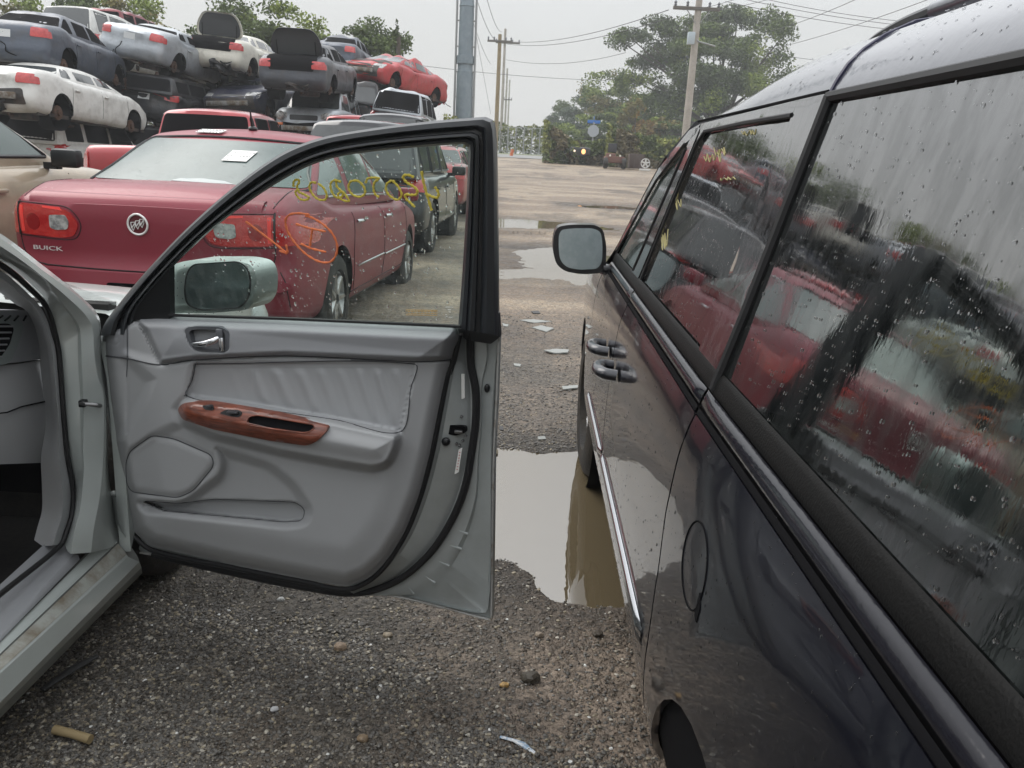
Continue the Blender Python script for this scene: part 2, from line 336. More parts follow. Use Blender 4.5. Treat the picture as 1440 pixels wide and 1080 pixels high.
# loose stones: one mesh
rng = np.random.default_rng(5)
def stones(name, n, region, smin, smax, cols, label, powr=2.2):
    px = rng.uniform(*region[0], n*2); py = rng.uniform(*region[1], n*2); pts = []
    ico = bmesh.new(); bmesh.ops.create_icosphere(ico, subdivisions=1, radius=1); B = np.array([tuple(v.co) for v in ico.verts]); Fi = np.array([[v.index for v in f.verts] for f in ico.faces]); ico.free()
    P = np.array([tuple(onz(a, b, 0)) for a, b in zip(px, py)])
    s0 = sdf(PG[0], P[:, 0], P[:, 1]); dn = fbm(P[:, 0]*2.2, P[:, 1]*2.2, 3, 80)
    keep = (s0 < -.02) & (rng.random(len(P)) < .25+1.3*ss(dn, .4, .6)); keep &= ~((P[:, 0] > .02) & (rng.random(len(P)) < .45)); P = P[keep][:n]; k = len(P)
    z = gz(P[:, 0], P[:, 1]); s = smin+(smax-smin)*rng.random(k)**powr*1.0
    sc3 = s[:, None]*rng.uniform([.7, .6, .4], [1.2, 1., .75], (k, 3)); jit = 1+rng.uniform(-.3, .3, (k, len(B), 1))
    a = rng.uniform(0, 2*PI, k); tl = rng.uniform(-.4, .4, k)
    Q = B[None]*jit*sc3[:, None, :]
    x = Q[..., 0]*np.cos(a)[:, None]-Q[..., 1]*np.sin(a)[:, None]; y = Q[..., 0]*np.sin(a)[:, None]+Q[..., 1]*np.cos(a)[:, None]; zz = Q[..., 2]+x*np.sin(tl)[:, None]*.5
    Vs = np.stack([x+P[:, None, 0], y+P[:, None, 1], zz+z[:, None]+s[:, None]*.12], -1).reshape(-1, 3)
    Fs = (Fi[None]+(np.arange(k)*len(B))[:, None, None]).reshape(-1, 3)
    ms = [M('stone_%d' % i, c, .42, spec=.6) for i, c in enumerate(cols)]
    wts = np.array([.28, .27, .2, .12, .08, .045, .005][:len(cols)]); wts /= wts.sum(); mi = np.repeat(rng.choice(len(cols), k, p=wts), len(Fi))
    o = mk(name, Vs.tolist(), Fs.tolist(), ms, None, False, mi=mi.tolist()); tag(o, label, 'gravel', kind='stuff')
SC = [(.07, .064, .056), (.12, .112, .10), (.17, .15, .12), (.055, .047, .038), (.28, .24, .17), (.40, .37, .31), (.7, .7, .67)]
stones('gravel', 42000, ((-30, 930), (700, 1110)), .0022, 0.0072, SC, 'wet dark and tan gravel strewn on the yard around the open door', 1.6)
stones('gravel', 4500, ((690, 860), (440, 640)), .003, .010, [(.14, .115, .09), (.2, .17, .14), (.1, .08, .06), (.26, .22, .18), (.3, .28, .25)], 'brown gravel between the puddles beyond the open door', 2)

# ------------------------------------------------------------------ shared materials
SILV = M('silver_paint', (.50, .54, .52), .32, metal=.25, coat=.6, var=((.46, .50, .48), 3, .4, .6))
SILVD = M('silver_jamb', (.42, .45, .445), .38, metal=.25, coat=.3, var=((.33, .35, .34), 6, .35, .7), bump=(14, .0015, 3))
GREYP = M('grey_trim', (.355, .362, .368), .55, spec=.4, bump=(900, .00025, 2))
GREYP2 = M('grey_trim_upper', (.26, .267, .278), .55, spec=.35, bump=(900, .00025, 2))
LEATH = M('grey_leather', (.352, .360, .368), .45, spec=.5, bump=(500, .0004, 3))
BLACK = M('black_plastic', (.012, .013, .014), .35, spec=.5)
RUB = M('black_rubber', (.014, .014, .015), .55, spec=.4)
DARK = M('dark_void', (.006, .006, .007), .9, spec=.1)
CHROME = M('chrome', (.62, .63, .65), .12, metal=1)
TYRE = M('tyre_rubber', (.030, .029, .028), .7, spec=.3, bump=(60, .004, 2), var=((.05, .043, .035), 8, .4, .7))
ALLOY = M('alloy_wheel', (.42, .42, .42), .35, metal=.8, var=((.2, .16, .12), 9, .45, .7))
RUST = M('rusty_metal', (.13, .065, .035), .8, metal=.2, var=((.05, .035, .03), 14, .4, .6))
GUNK = M('greasy_underbody', (.025, .023, .021), .6, var=((.07, .05, .04), 7, .45, .65))
WHITEL = M('paper_label', (.75, .75, .72), .5)
# ------------------------------------------------------------------ silver car with its open front door
def settle(root, base):
    b = Vector(base); root.location = b
    for ch in root.children: ch.location = -b
def XP(lst, x=None): return [onx(*(q[:2]), q[2] if len(q) > 2 else x) for q in lst]
def drops(name, P, Nn, R, mat, parent, flat=.45, label=None, st=None):
    n = 6; V = []; Fc = []
    rings = [(1., 0.), (.8, .6), (.0, 1.)]
    for p, nn, r in zip(P, Nn, R):
        a = nn.orthogonal().normalized(); b = nn.cross(a); k0 = len(V); el = 1+random.random()*.5
        dn = Vector((0, 0, -1)); dn = dn-nn*dn.dot(nn)
        if dn.length > .1: a = dn.normalized(); b = nn.cross(a)
        for (rr, h) in rings[:2]:
            for j in range(n):
                t = 2*PI*j/n; V.append(p+a*math.cos(t)*r*rr*el+b*math.sin(t)*r*rr+nn*(h*r*flat+.0002))
        V.append(p+nn*(r*flat))
        for j in range(n):
            Fc.append((k0+j, k0+(j+1) % n, k0+n+(j+1) % n, k0+n+j)); Fc.append((k0+n+j, k0+n+(j+1) % n, k0+2*n))
    o = mk(name, V, Fc, mat, parent, label=label, flat_angle=3.1); o['kind'] = 'stuff'; return o
DROP = M('rain_drop', (.9, .93, .95), .02, trans=1., ior=1.33, spec=.6)
random.seed(3)
car = thing('silver_car', 'silver sedan with its front passenger door standing wide open, grey interior showing', 'car')
bodyA = strip('hinge_pillar', [
    XP([(-120, 262), (0, 328), (60, 373), (100, 405), (128, 430), (136, 440), (141, 452), (143, 480), (148, 520), (150, 551), (151, 600), (152, 660), (158, 700), (166, 735), (185, 760)], -1.085),
    XP([(-120, 270), (0, 335), (60, 380), (106, 414), (130, 438), (138, 452), (140, 475), (136, 500), (141, 532), (147, 551), (149, 600), (147, 660), (145, 700), (142, 743), (150, 772)], -1.052),
    XP([(-120, 285), (0, 346), (60, 389), (113, 435), (128, 455), (131, 469), (132, 490), (134, 510), (138, 532), (145, 551), (146, 600), (144, 660), (140, 700), (132, 743), (128, 777)], -1.05),
    XP([(-120, 292), (0, 354), (60, 396), (103, 445), (112, 462), (114, 480), (115, 510), (116, 530), (117, 561), (118, 590), (117, 630), (118, 658), (113, 715), (104, 750), (100, 779)], -1.072),
    XP([(-120, 296), (0, 357), (60, 400), (100, 446), (109, 464), (109, 478), (110, 510), (111, 530), (113, 561), (113, 590), (114, 630), (115, 658), (108, 715), (100, 750), (95, 775)], -1.09),
    XP([(-120, 310), (0, 366), (58, 414), (66, 430), (72, 445), (77, 465), (83, 488), (86, 520), (90, 561), (92, 600), (97, 641), (105, 690), (103, 725), (95, 752), (90, 764)], -1.13)], SILV, car, n=140, flat=math.radians(20))
# weather seal round the opening
S_ = XP([(-120, 316), (0, 372), (56, 419), (66, 434), (72, 449), (77, 468), (82, 490), (85, 520), (88, 561), (91, 600), (95, 641), (103, 690), (101, 725), (93, 750), (86, 766), (0, 836), (-120, 935)], -1.125)
MB().tube([tuple(p) for p in rcurve([tuple(p) for p in S_], 150)], .0065, 8).build('door_seal', RUB, car)
def sillc(a, b, x, ext=-.9, x2=None):
    A = onx(*a, x); B = onx(*b, x if x2 is None else x2); d = (A-B)/(A-B).length
    k = (ext-B.y)/d.y; return [B+d*k, A, B]
Ls = [sillc((0, 1010), (200, 806), -1.075), sillc((0, 997), (199, 798), -1.03), sillc((0, 988), (196, 790), -1.02), sillc((0, 947), (180, 783), -1.032), sillc((0, 943), (178, 780), -1.036), sillc((0, 921), (165, 764), -1.062), sillc((0, 915), (163, 758), -1.068), sillc((0, 900), (150, 752), -1.085)]
strip('rocker_panel', Ls, SILV, car, n=60, sharp=True, flat=math.radians(9))
DIRT = M('silver_dirty', (.36, .37, .34), .5, metal=.15, var=((.17, .135, .09), 11, .42, .68), bump=(60, .0008, 4))
strip('sill_step', [[Vector(q)+Vector((.0008, 0, .0012)) for q in Ls[4]], [Vector(q)+Vector((.0008, 0, .0012)) for q in Ls[5]]], DIRT, car, n=60, sharp=True)
for i_, r__ in ((5, .0022), (7, .0022)): MB().tube([Vector(q)+Vector((.001, 0, .001)) for q in Ls[i_]], r__, 5).build('sill_groove', M('groove_grey', (.09, .095, .09), .7), car)
strip('front_flange', [XP([(163, 700), (168, 735), (182, 765), (196, 790), (190, 806)], -1.04), XP([(157, 690), (160, 735), (163, 758), (150, 790), (150, 810)], -1.09)], SILVD, car)
Lp = [sillc((0, 902), (112, 787), -1.079), sillc((0, 897), (110, 780), -1.082), sillc((0, 891), (104, 779), -1.088), sillc((0, 850), (90, 766), -1.15), sillc((0, 822), (66, 762), -1.19), sillc((0, 850), (58, 800), -1.24)]
strip('scuff_plate', Lp, GREYP2, car, n=60, sharp=True)
KP = [(-120, 325), (0, 380), (50, 423), (60, 437), (67, 452), (72, 470), (78, 490), (81, 520), (84, 561), (87, 600), (91, 641), (99, 690), (97, 725), (88, 752), (84, 766)]
KI = [(-120, 350), (0, 407), (24, 424), (36, 433), (48, 440), (58, 458), (66, 490), (69, 520), (73, 561), (77, 600), (70, 648), (71, 690), (71, 725), (64, 752), (60, 768)]
strip('kick_trim', [XP(KP, -1.13), [tuple(lerp(Vector(a), Vector(b), .4)) for a, b in zip(XP(KP, -1.125), XP(KI, -1.125))], XP(KI, -1.20), [p+Vector((-.04, .03, 0)) for p in XP(KI, -1.20)]], GREYP, car, n=120)
def xsurf(x, k=0., cx=0, cy=0):
    def f(u, v): p = onx(u, v, x+k*(((u-cx)/100.)**2+((v-cy)/100.)**2)); return p, Vector((1, 0, 0))
    return f
dash = sheet('dashboard', roundpoly([(-90, 436), (38, 436), (56, 446), (66, 478), (71, 503), (30, 509), (-90, 520)], 10), xsurf(-1.235, -.02, 40, 480), GREYP2, car, sp=9, th=.2)
sheet('vent_bezel', roundpoly([(-90, 441), (22, 447), (34, 455), (28, 480), (14, 512), (-90, 523)], 10), xsurf(-1.228, -.01, 30, 480), M('grey_vent', (.21, .24, .235), .5), dash, sp=9, th=.03)
sheet('vent', roundpoly([(-90, 455), (14, 455), (20, 462), (14, 484), (0, 504), (-90, 515)], 6), xsurf(-1.226), DARK, dash, sp=9, th=.01)
mb = MB()
for i in range(6):
    a = onx(-80, 459+i*9.5, -1.222); b_ = onx(19-i*3.2, 459+i*8.5, -1.222); mb.tube([a, b_], .0022, 6)
mb.build('louvre', GREYP2, dash)
mb = MB()
for i in range(4):
    a = onx(-6+i*13, 451, -1.2265); b_ = onx(4+i*11, 444, -1.2265); mb.tube([a, b_], .0022, 6)
mb.build('defroster_slot', DARK, dash)
sheet('glove_panel', [(-90, 522), (28, 511), (71, 505), (77, 560), (78, 600), (80, 650), (-90, 656)], xsurf(-1.24, -.03, 60, 560), GREYP, car, sp=9, th=.25)
MB().tube(XP([(-90, 592), (10, 580), (30, 572), (76, 562)], -1.236), .002, 5).build('panel_seam', DARK, car)
MB().lathe([(0, .0001), (.002, .009), (.001, .011), (0, .012)], onx(46, 491, -1.2365), 'X', 16).build('trim_cap', GREYP2, dash)
CARP = M('dark_carpet', (.012, .012, .012), .95, var=((.022, .02, .018), 60, .4, .6))
MB().box((-2.0, 1.2, .16), (1.55, 2.4, .03)).box((-2.0, 2.35, .5), (1.6, .05, .75)).box((-2.1, 1.85, .57), (1.55, .7, .03)).build('floor_well', CARP, car, smooth=False)
st_ = MB(); st_.box((-1.62, .55, .42), (.52, .55, .2), b=.06).box((-1.62, .25, .82), (.5, .16, .75), b=.06); seat = st_.build('seat', LEATH, car)
# rest of the body: roof, rear door, rear wing, bonnet, front wing, windscreen
def prismx(name, prof, x0, x1, mat, par): # profile in (y,z) swept across
    n = len(prof); V = [(x0, y, z) for y, z in prof]+[(x1, y, z) for y, z in prof]
    Fc = [(i, (i+1) % n, n+(i+1) % n, n+i) for i in range(n)]+[tuple(range(n))[::-1], tuple(range(n, 2*n))]
    return mk(name, V, Fc, mat, par)
def sidex(y, z):
    b = -1.03-.03*max(0, (.45-z)/.25)**2-.02*max(0, (z-.75)/.2)**2
    if z > .95: b -= .05+(z-.95)*.30
    return b
def ssurf(y, z):
    return Vector((sidex(y, z), y, z)), Vector((1, 0, .05 if z < .95 else .3)).normalized()
sheet('rear_door', roundpoly([(-.9, .28), (.18, .28), (.20, .94), (-.95, .94), (-.98, .6)], .04), ssurf, SILV, car, sp=.06, th=.03)
sheet('rear_wing', [(-1.7, .3), (-1.5, .3), (-1.42, .5), (-1.2, .62), (-1.0, .6), (-.96, .94), (-1.7, .9)], ssurf, SILV, car, sp=.06, th=.03)
MB().tube([(-1.10, .22, .95), (-1.20, .18, 1.25), (-1.25, .12, 1.40)], .035, 8).build('centre_pillar', SILV, car)
rf = []
for i, y in enumerate(np.linspace(-.85, 1.05, 14)):
    pk = 1.47-.07*((y-.2)/1.)**2; rf.append([(x, y, pk-.10*abs((x+1.93)/.72)**2.6) for x in np.linspace(-2.65, -1.22, 17)])
strip('roof', rf, SILV, car, n=24)
strip('door_rail', [[(-1.215, -.85, 1.33), (-1.20, -.2, 1.40), (-1.205, .5, 1.405), (-1.225, 1.05, 1.36)], [(-1.19, -.85, 1.27), (-1.17, -.2, 1.345), (-1.175, .5, 1.35), (-1.19, 1.05, 1.31)]], SILV, car)
hs_ = []
for y in np.linspace(2.28, 3.36, 14):
    t_ = (y-2.28)/1.08; top = .885-.03*t_-.16*t_**3
    hs_.append([(-1.93+s*.90, y, top-.045*abs(s)**2.2-.16*max(0, abs(s)-.86)/.14*.6) for s in np.linspace(-1, 1, 25)])
strip('bonnet', hs_, SILV, car, n=30)
def fsurf(y, z): return Vector((-1.03-.10*max(0, (y-2.9)/.5)**2-.03*max(0, (z-.7)/.2)**2, y, z)), Vector((1, 0, .1)).normalized()
ar = [(2.0, .25)]+[(2.40+.36*math.cos(a), .33+.36*math.sin(a)) for a in np.linspace(PI*1.02, -.02, 16)]+[(3.3, .3), (3.36, .6), (3.3, .78), (2.8, .80), (2.28, .83), (2.02, .84)]
sheet('front_wing', ar, fsurf, SILV, car, sp=.05, th=.03)
MB().box((-1.93, 3.42, .5), (1.7, .2, .42), b=.07).build('bumper', SILV, car)
MB().box((-1.93, 2.8, .45), (1.3, 1.0, .4), b=.05).build('engine_bay', DARK, car)
CG = M('screen_glass', (.35, .42, .40), .05, alpha=.35, spec=.8)
strip('windscreen', [[(-2.75, 2.28, .88), (-1.93, 2.36, .92), (-1.12, 2.28, .88)], [(-2.55, 1.08, 1.38), (-1.93, 1.12, 1.44), (-1.24, 1.08, 1.38)]], CG, car, n=20)
wh = empty('wheel'); wh.parent = car
c_ = Vector((-1.135, 2.39, .325)); 
tprof = [(-.095, .21), (-.10, .26), (-.085, .305), (-.06, .322), (0, .326), (.06, .322), (.085, .305), (.10, .26), (.095, .21), (.03, .2), (-.03, .2)]
tp = MB().lathe(tprof+[tprof[0]], c_, 'X', 40).build('tyre', TYRE, wh)
MB().lathe([(-.07, .21), (.07, .21), (.075, .2), (.03, .18), (.035, .05), (.045, 0.001)], c_, 'X', 24).build('rim', ALLOY, wh)
# ---- the door
dh = Vector((-1.01, 1.987, 0)); de = Vector((-.023, 1.722, 0)); du = (de-dh).normalized(); dn_ = Vector((du.y, -du.x, 0)).normalized()
if dn_.y > 0: dn_ = -dn_
ZB = .925; TL = math.radians(13); dnt = (dn_*math.cos(TL)-Vector((0, 0, 1))*math.sin(TL)).normalized()
def dp(px, py, w=0.):
    p0 = dh+dn_*w; p = onpl(px, py, p0, dn_)
    if p.z > ZB: p = onpl(px, py, p0+Vector((0, 0, ZB)), dnt)
    return p
def dps(lst, w=0.): return [dp(q[0], q[1], q[2] if len(q) > 2 else w) for q in lst]
def dsurf(w=0.):
    def f(u, v):
        p = dp(u, v, w); return p, (dnt if p.z > ZB else dn_)
    return f
OUT = [(142, 470), (150, 452), (184, 440), (640, 458), (662, 455), (703, 470), (700, 560), (696, 640), (693, 873), (560, 838), (300, 793), (197, 776), (186, 750), (175, 700), (160, 640), (148, 560)]
door = sheet('door', roundpoly(OUT, 6), lambda u, v: (dp(u, v, -.10), dn_), SILVD, car, sp=14, th=.012)
# outer skin bulging behind
sheet('outer_skin', roundpoly([(150, 470), (184, 452), (640, 462), (703, 470), (697, 640), (693, 873), (560, 838), (300, 793), (197, 776), (165, 640)], 6),
      lambda u, v: (dp(u, v, -.135-.03*math.sin(min(1, max(0, (v-455)/400))*PI)), -dn_), SILV, door, sp=20, th=.004)
# inner trim: a relief over the pixel-traced outline
TR = roundpoly([(143, 478), (150, 458), (184, 440), (245, 441), (400, 447), (560, 455), (642, 459), (646, 474), (637, 505), (629, 525), (619, 575), (606, 640), (590, 700), (570, 750), (545, 788), (520, 812), (488, 825), (430, 815), (330, 795), (212, 768), (188, 748), (176, 700), (161, 640), (150, 560), (145, 510)], 8, 4)
PAD = [(178, 425), (184, 440), (205, 468), (225, 512), (270, 506), (400, 500), (585, 508), (640, 506), (670, 506), (670, 425)]
INS = [(275, 512), (583, 512), (578, 545), (563, 607), (470, 590), (330, 570), (262, 556), (270, 535)]
ARM = roundpoly([(252, 572), (268, 560), (330, 566), (470, 590), (563, 610), (560, 630), (548, 655), (525, 662), (480, 655), (400, 640), (300, 616), (256, 596)], 10)
SPK = roundpoly([(177, 650), (182, 635), (214, 612), (245, 617), (298, 640), (301, 655), (272, 690), (250, 700), (185, 692), (178, 680)], 8)
SWO = roundpoly([(300, 628), (380, 652), (415, 680), (440, 718), (432, 738), (405, 742), (200, 720), (190, 704), (255, 706), (310, 668), (312, 645)], 12)
POC = roundpoly([(200, 704), (250, 708), (300, 702), (415, 706), (429, 716), (426, 732), (400, 734), (230, 718)], 7)
HND = roundpoly([(259, 462), (272, 459), (310, 460), (322, 466), (323, 492), (316, 497), (276, 495), (264, 482)], 6)
WOOD = roundpoly([(249, 576), (256, 567), (290, 567), (380, 582), (462, 600), (458, 608), (444, 622), (430, 627), (380, 620), (300, 604), (256, 590)], 6)
def relief(X, Y):
    s = sdf(TR, X, Y); w_ = .012-.035*(1-ss(s, 0, 26))**2
    w_ = w_-.012*(1-ss(s, 0, 7))
    up = sdf(PAD, X, Y); w_ = w_+.028*ss(up, -2, 7)*ss(s, 0, 20)+.010*ss(up, 5, 38)
    # shoulder of the pad: face that turns down at its lower lip
    w_ = w_-.004*(np.abs(up) < 2.5)
    i = sdf(INS, X, Y); fx = ss(X, 300, 350)*(1-ss(X, 545, 580))
    ph = X+(Y-510)*-.38
    wr = (np.sin(ph/4.6+1.3*np.sin(X/41.))*.5+.5)**2.2*(.5+.5*vn(X/22., X*0+3, 4))*np.where(np.sin(X/61.)>-.4, 1, .45)
    w_ = w_+np.where(i > -3, -.009*ss(i, -3, 5)+.0085*wr*fx*ss(i, 2, 16)*(.55+.45*ss(-Y, -600, -520)), 0)
    w_ = w_-.004*(np.abs(i) < 1.6)
    a = sdf(ARM, X, Y); w_ = w_+.052*ss(a, -5, 9)+.014*ss(a, 8, 32)
    # body of the panel swelling below the armrest and rolling to the left edge
    w_ = w_+.02*ss(X, 178, 250)*ss(s, 10, 60)
    col = sdf([(178, 500), (225, 512), (270, 508), (262, 556), (245, 575), (250, 596), (215, 612), (180, 635), (170, 620), (205, 560), (215, 535)], X, Y); w_ = w_+.016*ss(col, -12, 8)
    w_ = w_-.0035*np.exp(-((X-178.5)/1.6)**2)*(Y < 610)
    k = sdf(SPK, X, Y); w_ = w_-.0045*np.exp(-(k/2.6)**2)+.004*ss(k, 0, 10)
    g_ = sdf(SWO, X, Y); w_ = w_-.030*ss(g_, -5, 12)
    p_ = sdf(POC, X, Y); w_ = w_-.030*ss(p_, -1.2, 1.8)
    h_ = sdf(HND, X, Y); w_ = w_-.018*ss(h_, -1, 5)
    c2 = np.hypot(X-161, Y-479); w_ = w_-.002*np.exp(-((c2-6)/1.5)**2)
    return w_
V2, F2 = tri_poly(TR, 2.05)
wv = relief(V2[:, 0], V2[:, 1])
Pt = [dp(u, v, float(z_)) for (u, v), z_ in zip(V2, wv)]
Fx = []; mi = []
cx_ = np.array([V2[list(f)].mean(0) for f in F2]); upm = sdf(PAD+[], cx_[:, 0], cx_[:, 1]) > 0; lft = (cx_[:, 0] < 181) & (cx_[:, 1] < 502+(cx_[:, 0]-143)*.12)
insm = sdf(INS, cx_[:, 0], cx_[:, 1]) > 0; spm = sdf(SPK, cx_[:, 0], cx_[:, 1]) > 0; swm = (sdf(SWO, cx_[:, 0], cx_[:, 1]) > 0)
for f, a, b_, c, d, e_ in zip(F2, upm, lft, insm, spm, swm):
    n_ = (Pt[f[1]]-Pt[f[0]]).cross(Pt[f[2]]-Pt[f[0]]); Fx.append(f if n_.dot(dn_) > 0 else tuple(reversed(f))); mi.append(1 if (a or b_) else (2 if c else 0))
trim = mk('door_trim', Pt, Fx, [GREYP, GREYP2, LEATH], door, True, mi=mi, flat_angle=math.radians(75))
def onrel(px, py, o=0.): return dp(px, py, float(relief(np.array([px], float), np.array([py], float))[0])+o)
def relsurf(o): return lambda u, v: (onrel(u, v, o), dn_)
# dark gap between trim and steel, round the lower edge
MB().tube([tuple(p) for p in rcurve([tuple(q) for q in dps([(646, 470), (638, 506), (630, 530), (619, 580), (606, 645), (590, 704), (570, 753), (545, 792), (520, 816), (486, 829), (430, 819), (330, 799), (212, 773), (186, 752)], -.035)], 90)], .007, 8).build('edge_gasket', RUB, door)
SEAM = M('trim_seam', (.05, .053, .058), .7)
def seam(pts, r_=.0011, closed=False, n=60): return MB().tube([onrel(u, v, .0014) for u, v in rcurve(pts, n, closed=closed)], r_, 5).build('trim_seam', SEAM, trim)
seam(SPK, .0013, True, 90); seam(INS+[INS[0]], .0012, False, 160); seam([(144, 500), (178, 504), (225, 513), (270, 506.5), (400, 500.5), (585, 508.5), (636, 506)], .0018, False, 90); seam([(178.5, 442), (179, 503), (178, 530)], .001); seam(ARM+[ARM[0]], .0009, False, 120) if False else None; seam(POC+[POC[0]], .001, False, 120)
WOODM = bpy.data.materials.new('walnut_veneer'); WOODM.use_nodes = True; t = WOODM.node_tree; b = t.nodes['Principled BSDF']; g = t.nodes.new('ShaderNodeTexCoord'); mp = t.nodes.new('ShaderNodeMapping'); mp.inputs['Scale'].default_value = (9, 9, 70); mp.inputs['Rotation'].default_value = (0, .12, 0)
t.links.new(g.outputs['Object'], mp.inputs[0]); n = t.nodes.new('ShaderNodeTexNoise'); n.inputs['Scale'].default_value = 3; n.inputs['Detail'].default_value = 6; n.inputs['Distortion'].default_value = .6; t.links.new(mp.outputs[0], n.inputs[0])
r = t.nodes.new('ShaderNodeValToRGB'); r.color_ramp.elements[0].position = .35; r.color_ramp.elements[0].color = (.10, .026, .014, 1); r.color_ramp.elements[1].position = .62; r.color_ramp.elements[1].color = (.22, .060, .032, 1)
t.links.new(n.outputs[0], r.inputs[0]); t.links.new(r.outputs[0], b.inputs['Base Color']); b.inputs['Roughness'].default_value = .38; b.inputs['Coat Weight'].default_value = .3
CUP = roundpoly([(346, 594), (350, 586), (362, 584), (440, 597), (443, 601), (436, 607), (425, 609), (380, 603), (350, 598)], 4)
def woodw(u, v):
    a = np.array([u], float); c = np.array([v], float); s = sdf(WOOD, a, c)[0]
    return float(relief(a, c)[0])+.004*ss(s, 0, 6)
def woods(o): return lambda u, v: (dp(u, v, float(woodw(u, v))+o), dn_)
wood = sheet('wood_inlay', WOOD, woods(.009), WOODM, door, sp=4, th=.025, holes=[CUP])
sheet('cup_shade', CUP, woods(.003), DARK, door, sp=6, th=.02)  # black patch on the surface standing for the shaded cup hollow
MB().tube([woods(.0095)(*q)[0] for q in CUP+[CUP[0]]], .0014, 6).build('cup_rim', WOODM, door)
MB().tube([woods(.0085)(*q)[0] for q in [(257, 577), (300, 586), (345, 594), (380, 602), (425, 612), (445, 613)]], .0009, 5).build('inlay_bead', WOODM, door)
for P_, nm in ((roundpoly([(284, 571), (296, 569.5), (301, 574), (299, 577.5), (288, 576)], 2), 'lock_switch'), (roundpoly([(308, 581), (318, 576), (336, 577), (341, 581), (336, 587), (322, 585)], 3), 'window_switch')):
    s0 = sheet(nm, P_, woods(.0105), BLACK, door, sp=4, th=.01)
MB().box(woods(.015)(327, 580)[0], (.026, .012, .006), b=.002).build('switch_key', M('dark_grey_key', (.05, .05, .055), .3), door)
MB().box(woods(.014)(293, 572)[0], (.011, .006, .005), b=.0015).build('switch_key', M('dark_grey_key', (.05, .05, .055), .3), door)
# release handle
sheet('handle_bezel', HND, lambda u, v: (dp(u, v, .055), dn_), M('bezel_grey', (.10, .105, .115), .4), door, sp=6, th=.016, holes=[roundpoly([(265, 466), (274, 463), (308, 464), (316, 468), (317, 489), (312, 493), (279, 491), (269, 481)], 5)])
sheet('handle_well', roundpoly([(264, 465), (274, 462), (312, 463), (318, 468), (318, 490), (312, 494), (279, 492), (268, 482)], 5), lambda u, v: (dp(u, v, .034), dn_), M('well_grey', (.06, .062, .07), .5), door, sp=6, th=.01)
hb = MB(); hb.tube([dp(268, 482, .046), dp(276, 484, .06), dp(290, 483, .066), (dp(302, 479, .064)), dp(308, 475, .058)], [.004, .0075, .0085, .008, .006], 10)
hb.box(dp(312, 484, .058), (.011, .012, .034), b=.003); hb.build('release_handle', CHROME, door)
MB().box(dp(309, 470, .056), (.017, .012, .026), b=.003).build('lock_knob', M('bezel_grey'), door)
# painted steel: jamb faces on the rear edge
J0 = [(645, 468), (640, 500), (633, 530), (624, 575), (610, 645), (594, 702), (574, 752), (548, 792), (522, 818), (490, 831)]
J1 = [(655, 468), (655, 505), (661, 545), (662, 590), (658, 630), (648, 680), (630, 728), (600, 775), (556, 812), (500, 836)]
J2 = [(684, 482), (684, 505), (677, 540), (676, 600), (672, 640), (668, 700), (650, 756), (622, 800), (585, 832), (520, 838)]
J3 = [(700, 472), (697, 520), (694, 570), (692, 620), (691, 680), (691, 740), (690, 800), (688, 840), (680, 862), (560, 836)]
strip('latch_face', [dps(J0, -.03), dps([lerp(np.array(a), np.array(b), .12) for a, b in zip(J0, J1)], -.045), dps([lerp(np.array(a), np.array(b), .75) for a, b in zip(J0, J1)], -.062), dps(J1, -.078)], SILVD, door, n=80)
strip('flange', [dps(J1, -.078), dps([lerp(np.array(a), np.array(b), .5) for a, b in zip(J1, J2)], -.080), dps(J2, -.083), dps([lerp(np.array(a), np.array(b), .1) for a, b in zip(J2, J3)], -.094), dps([lerp(np.array(a), np.array(b), .93) for a, b in zip(J2, J3)], -.094), dps(J3, -.086)], SILVD, door, n=80)
MB().tube([tuple(p) for p in rcurve([tuple(q) for q in dps([(666, 195), (663, 320), (662, 430), (662, 510), (669, 549), (669, 592), (664, 630), (654, 685), (635, 732), (603, 780), (556, 818), (500, 834), (430, 826), (330, 806), (215, 780)], -.07)], 130)], .0095, 8).build('weather_strip', RUB, door)
HEM = M('pale_hem', (.42, .42, .40), .45, var=((.2, .15, .1), 30, .5, .7))
MB().tube([tuple(p) for p in rcurve([tuple(q) for q in dps([(701, 474), (698, 560), (694, 640), (692, 760), (691, 872)], -.095)], 40)]+[tuple(p) for p in rcurve([tuple(q) for q in dps([(691, 872), (560, 839), (300, 794), (197, 777)], -.095)], 40)][1:], .0035, 6).build('hem', HEM, door)
for a, b_ in (((635, 742), (658, 751)), ((627, 765), (650, 772)), ((612, 787), (632, 796)), ((598, 810), (612, 820)), ((572, 822), (582, 835))): MB().tube(dps([a, b_], -.084), .0035, 6).build('pressed_rib', SILVD, door)
sheet('latch_slot', roundpoly([(624, 597), (655, 600), (656, 608), (640, 613), (624, 609)], 3), lambda u, v: (dp(u, v, -.05), dn_), DARK, door, sp=6, th=.01)
MB().box(dp(645, 607, -.044), (.02, .01, .008), b=.002).build('latch', M('latch_steel', (.2, .2, .2), .4, metal=1), door)
for q in ((649, 586), (655, 613), (642, 624), (651, 620), (646, 626)): MB().ell(dp(*q, -.055), (.004, .004, .004), 8).build('screw', M('latch_steel'), door)
mb = MB(); mb.ell(dp(627, 621, -.040), (.011, .007, .011), 12); mb.build('bump_stop', BLACK, door)
mb = MB(); mb.ell(dp(685, 546, -.086), (.007, .004, .011), 12); mb.build('drain_plug', BLACK, door)
for P_ in ([(648.5, 526), (653, 526), (653.5, 560), (649, 561)], [(645, 632), (650, 630), (645, 664), (639, 667)]):
    s1 = sheet('label_sticker', P_, lambda u, v: (dp(u, v, -.051), dn_), WHITELBL if False else WHITEL, door, sp=10, th=.003)
mb = MB()
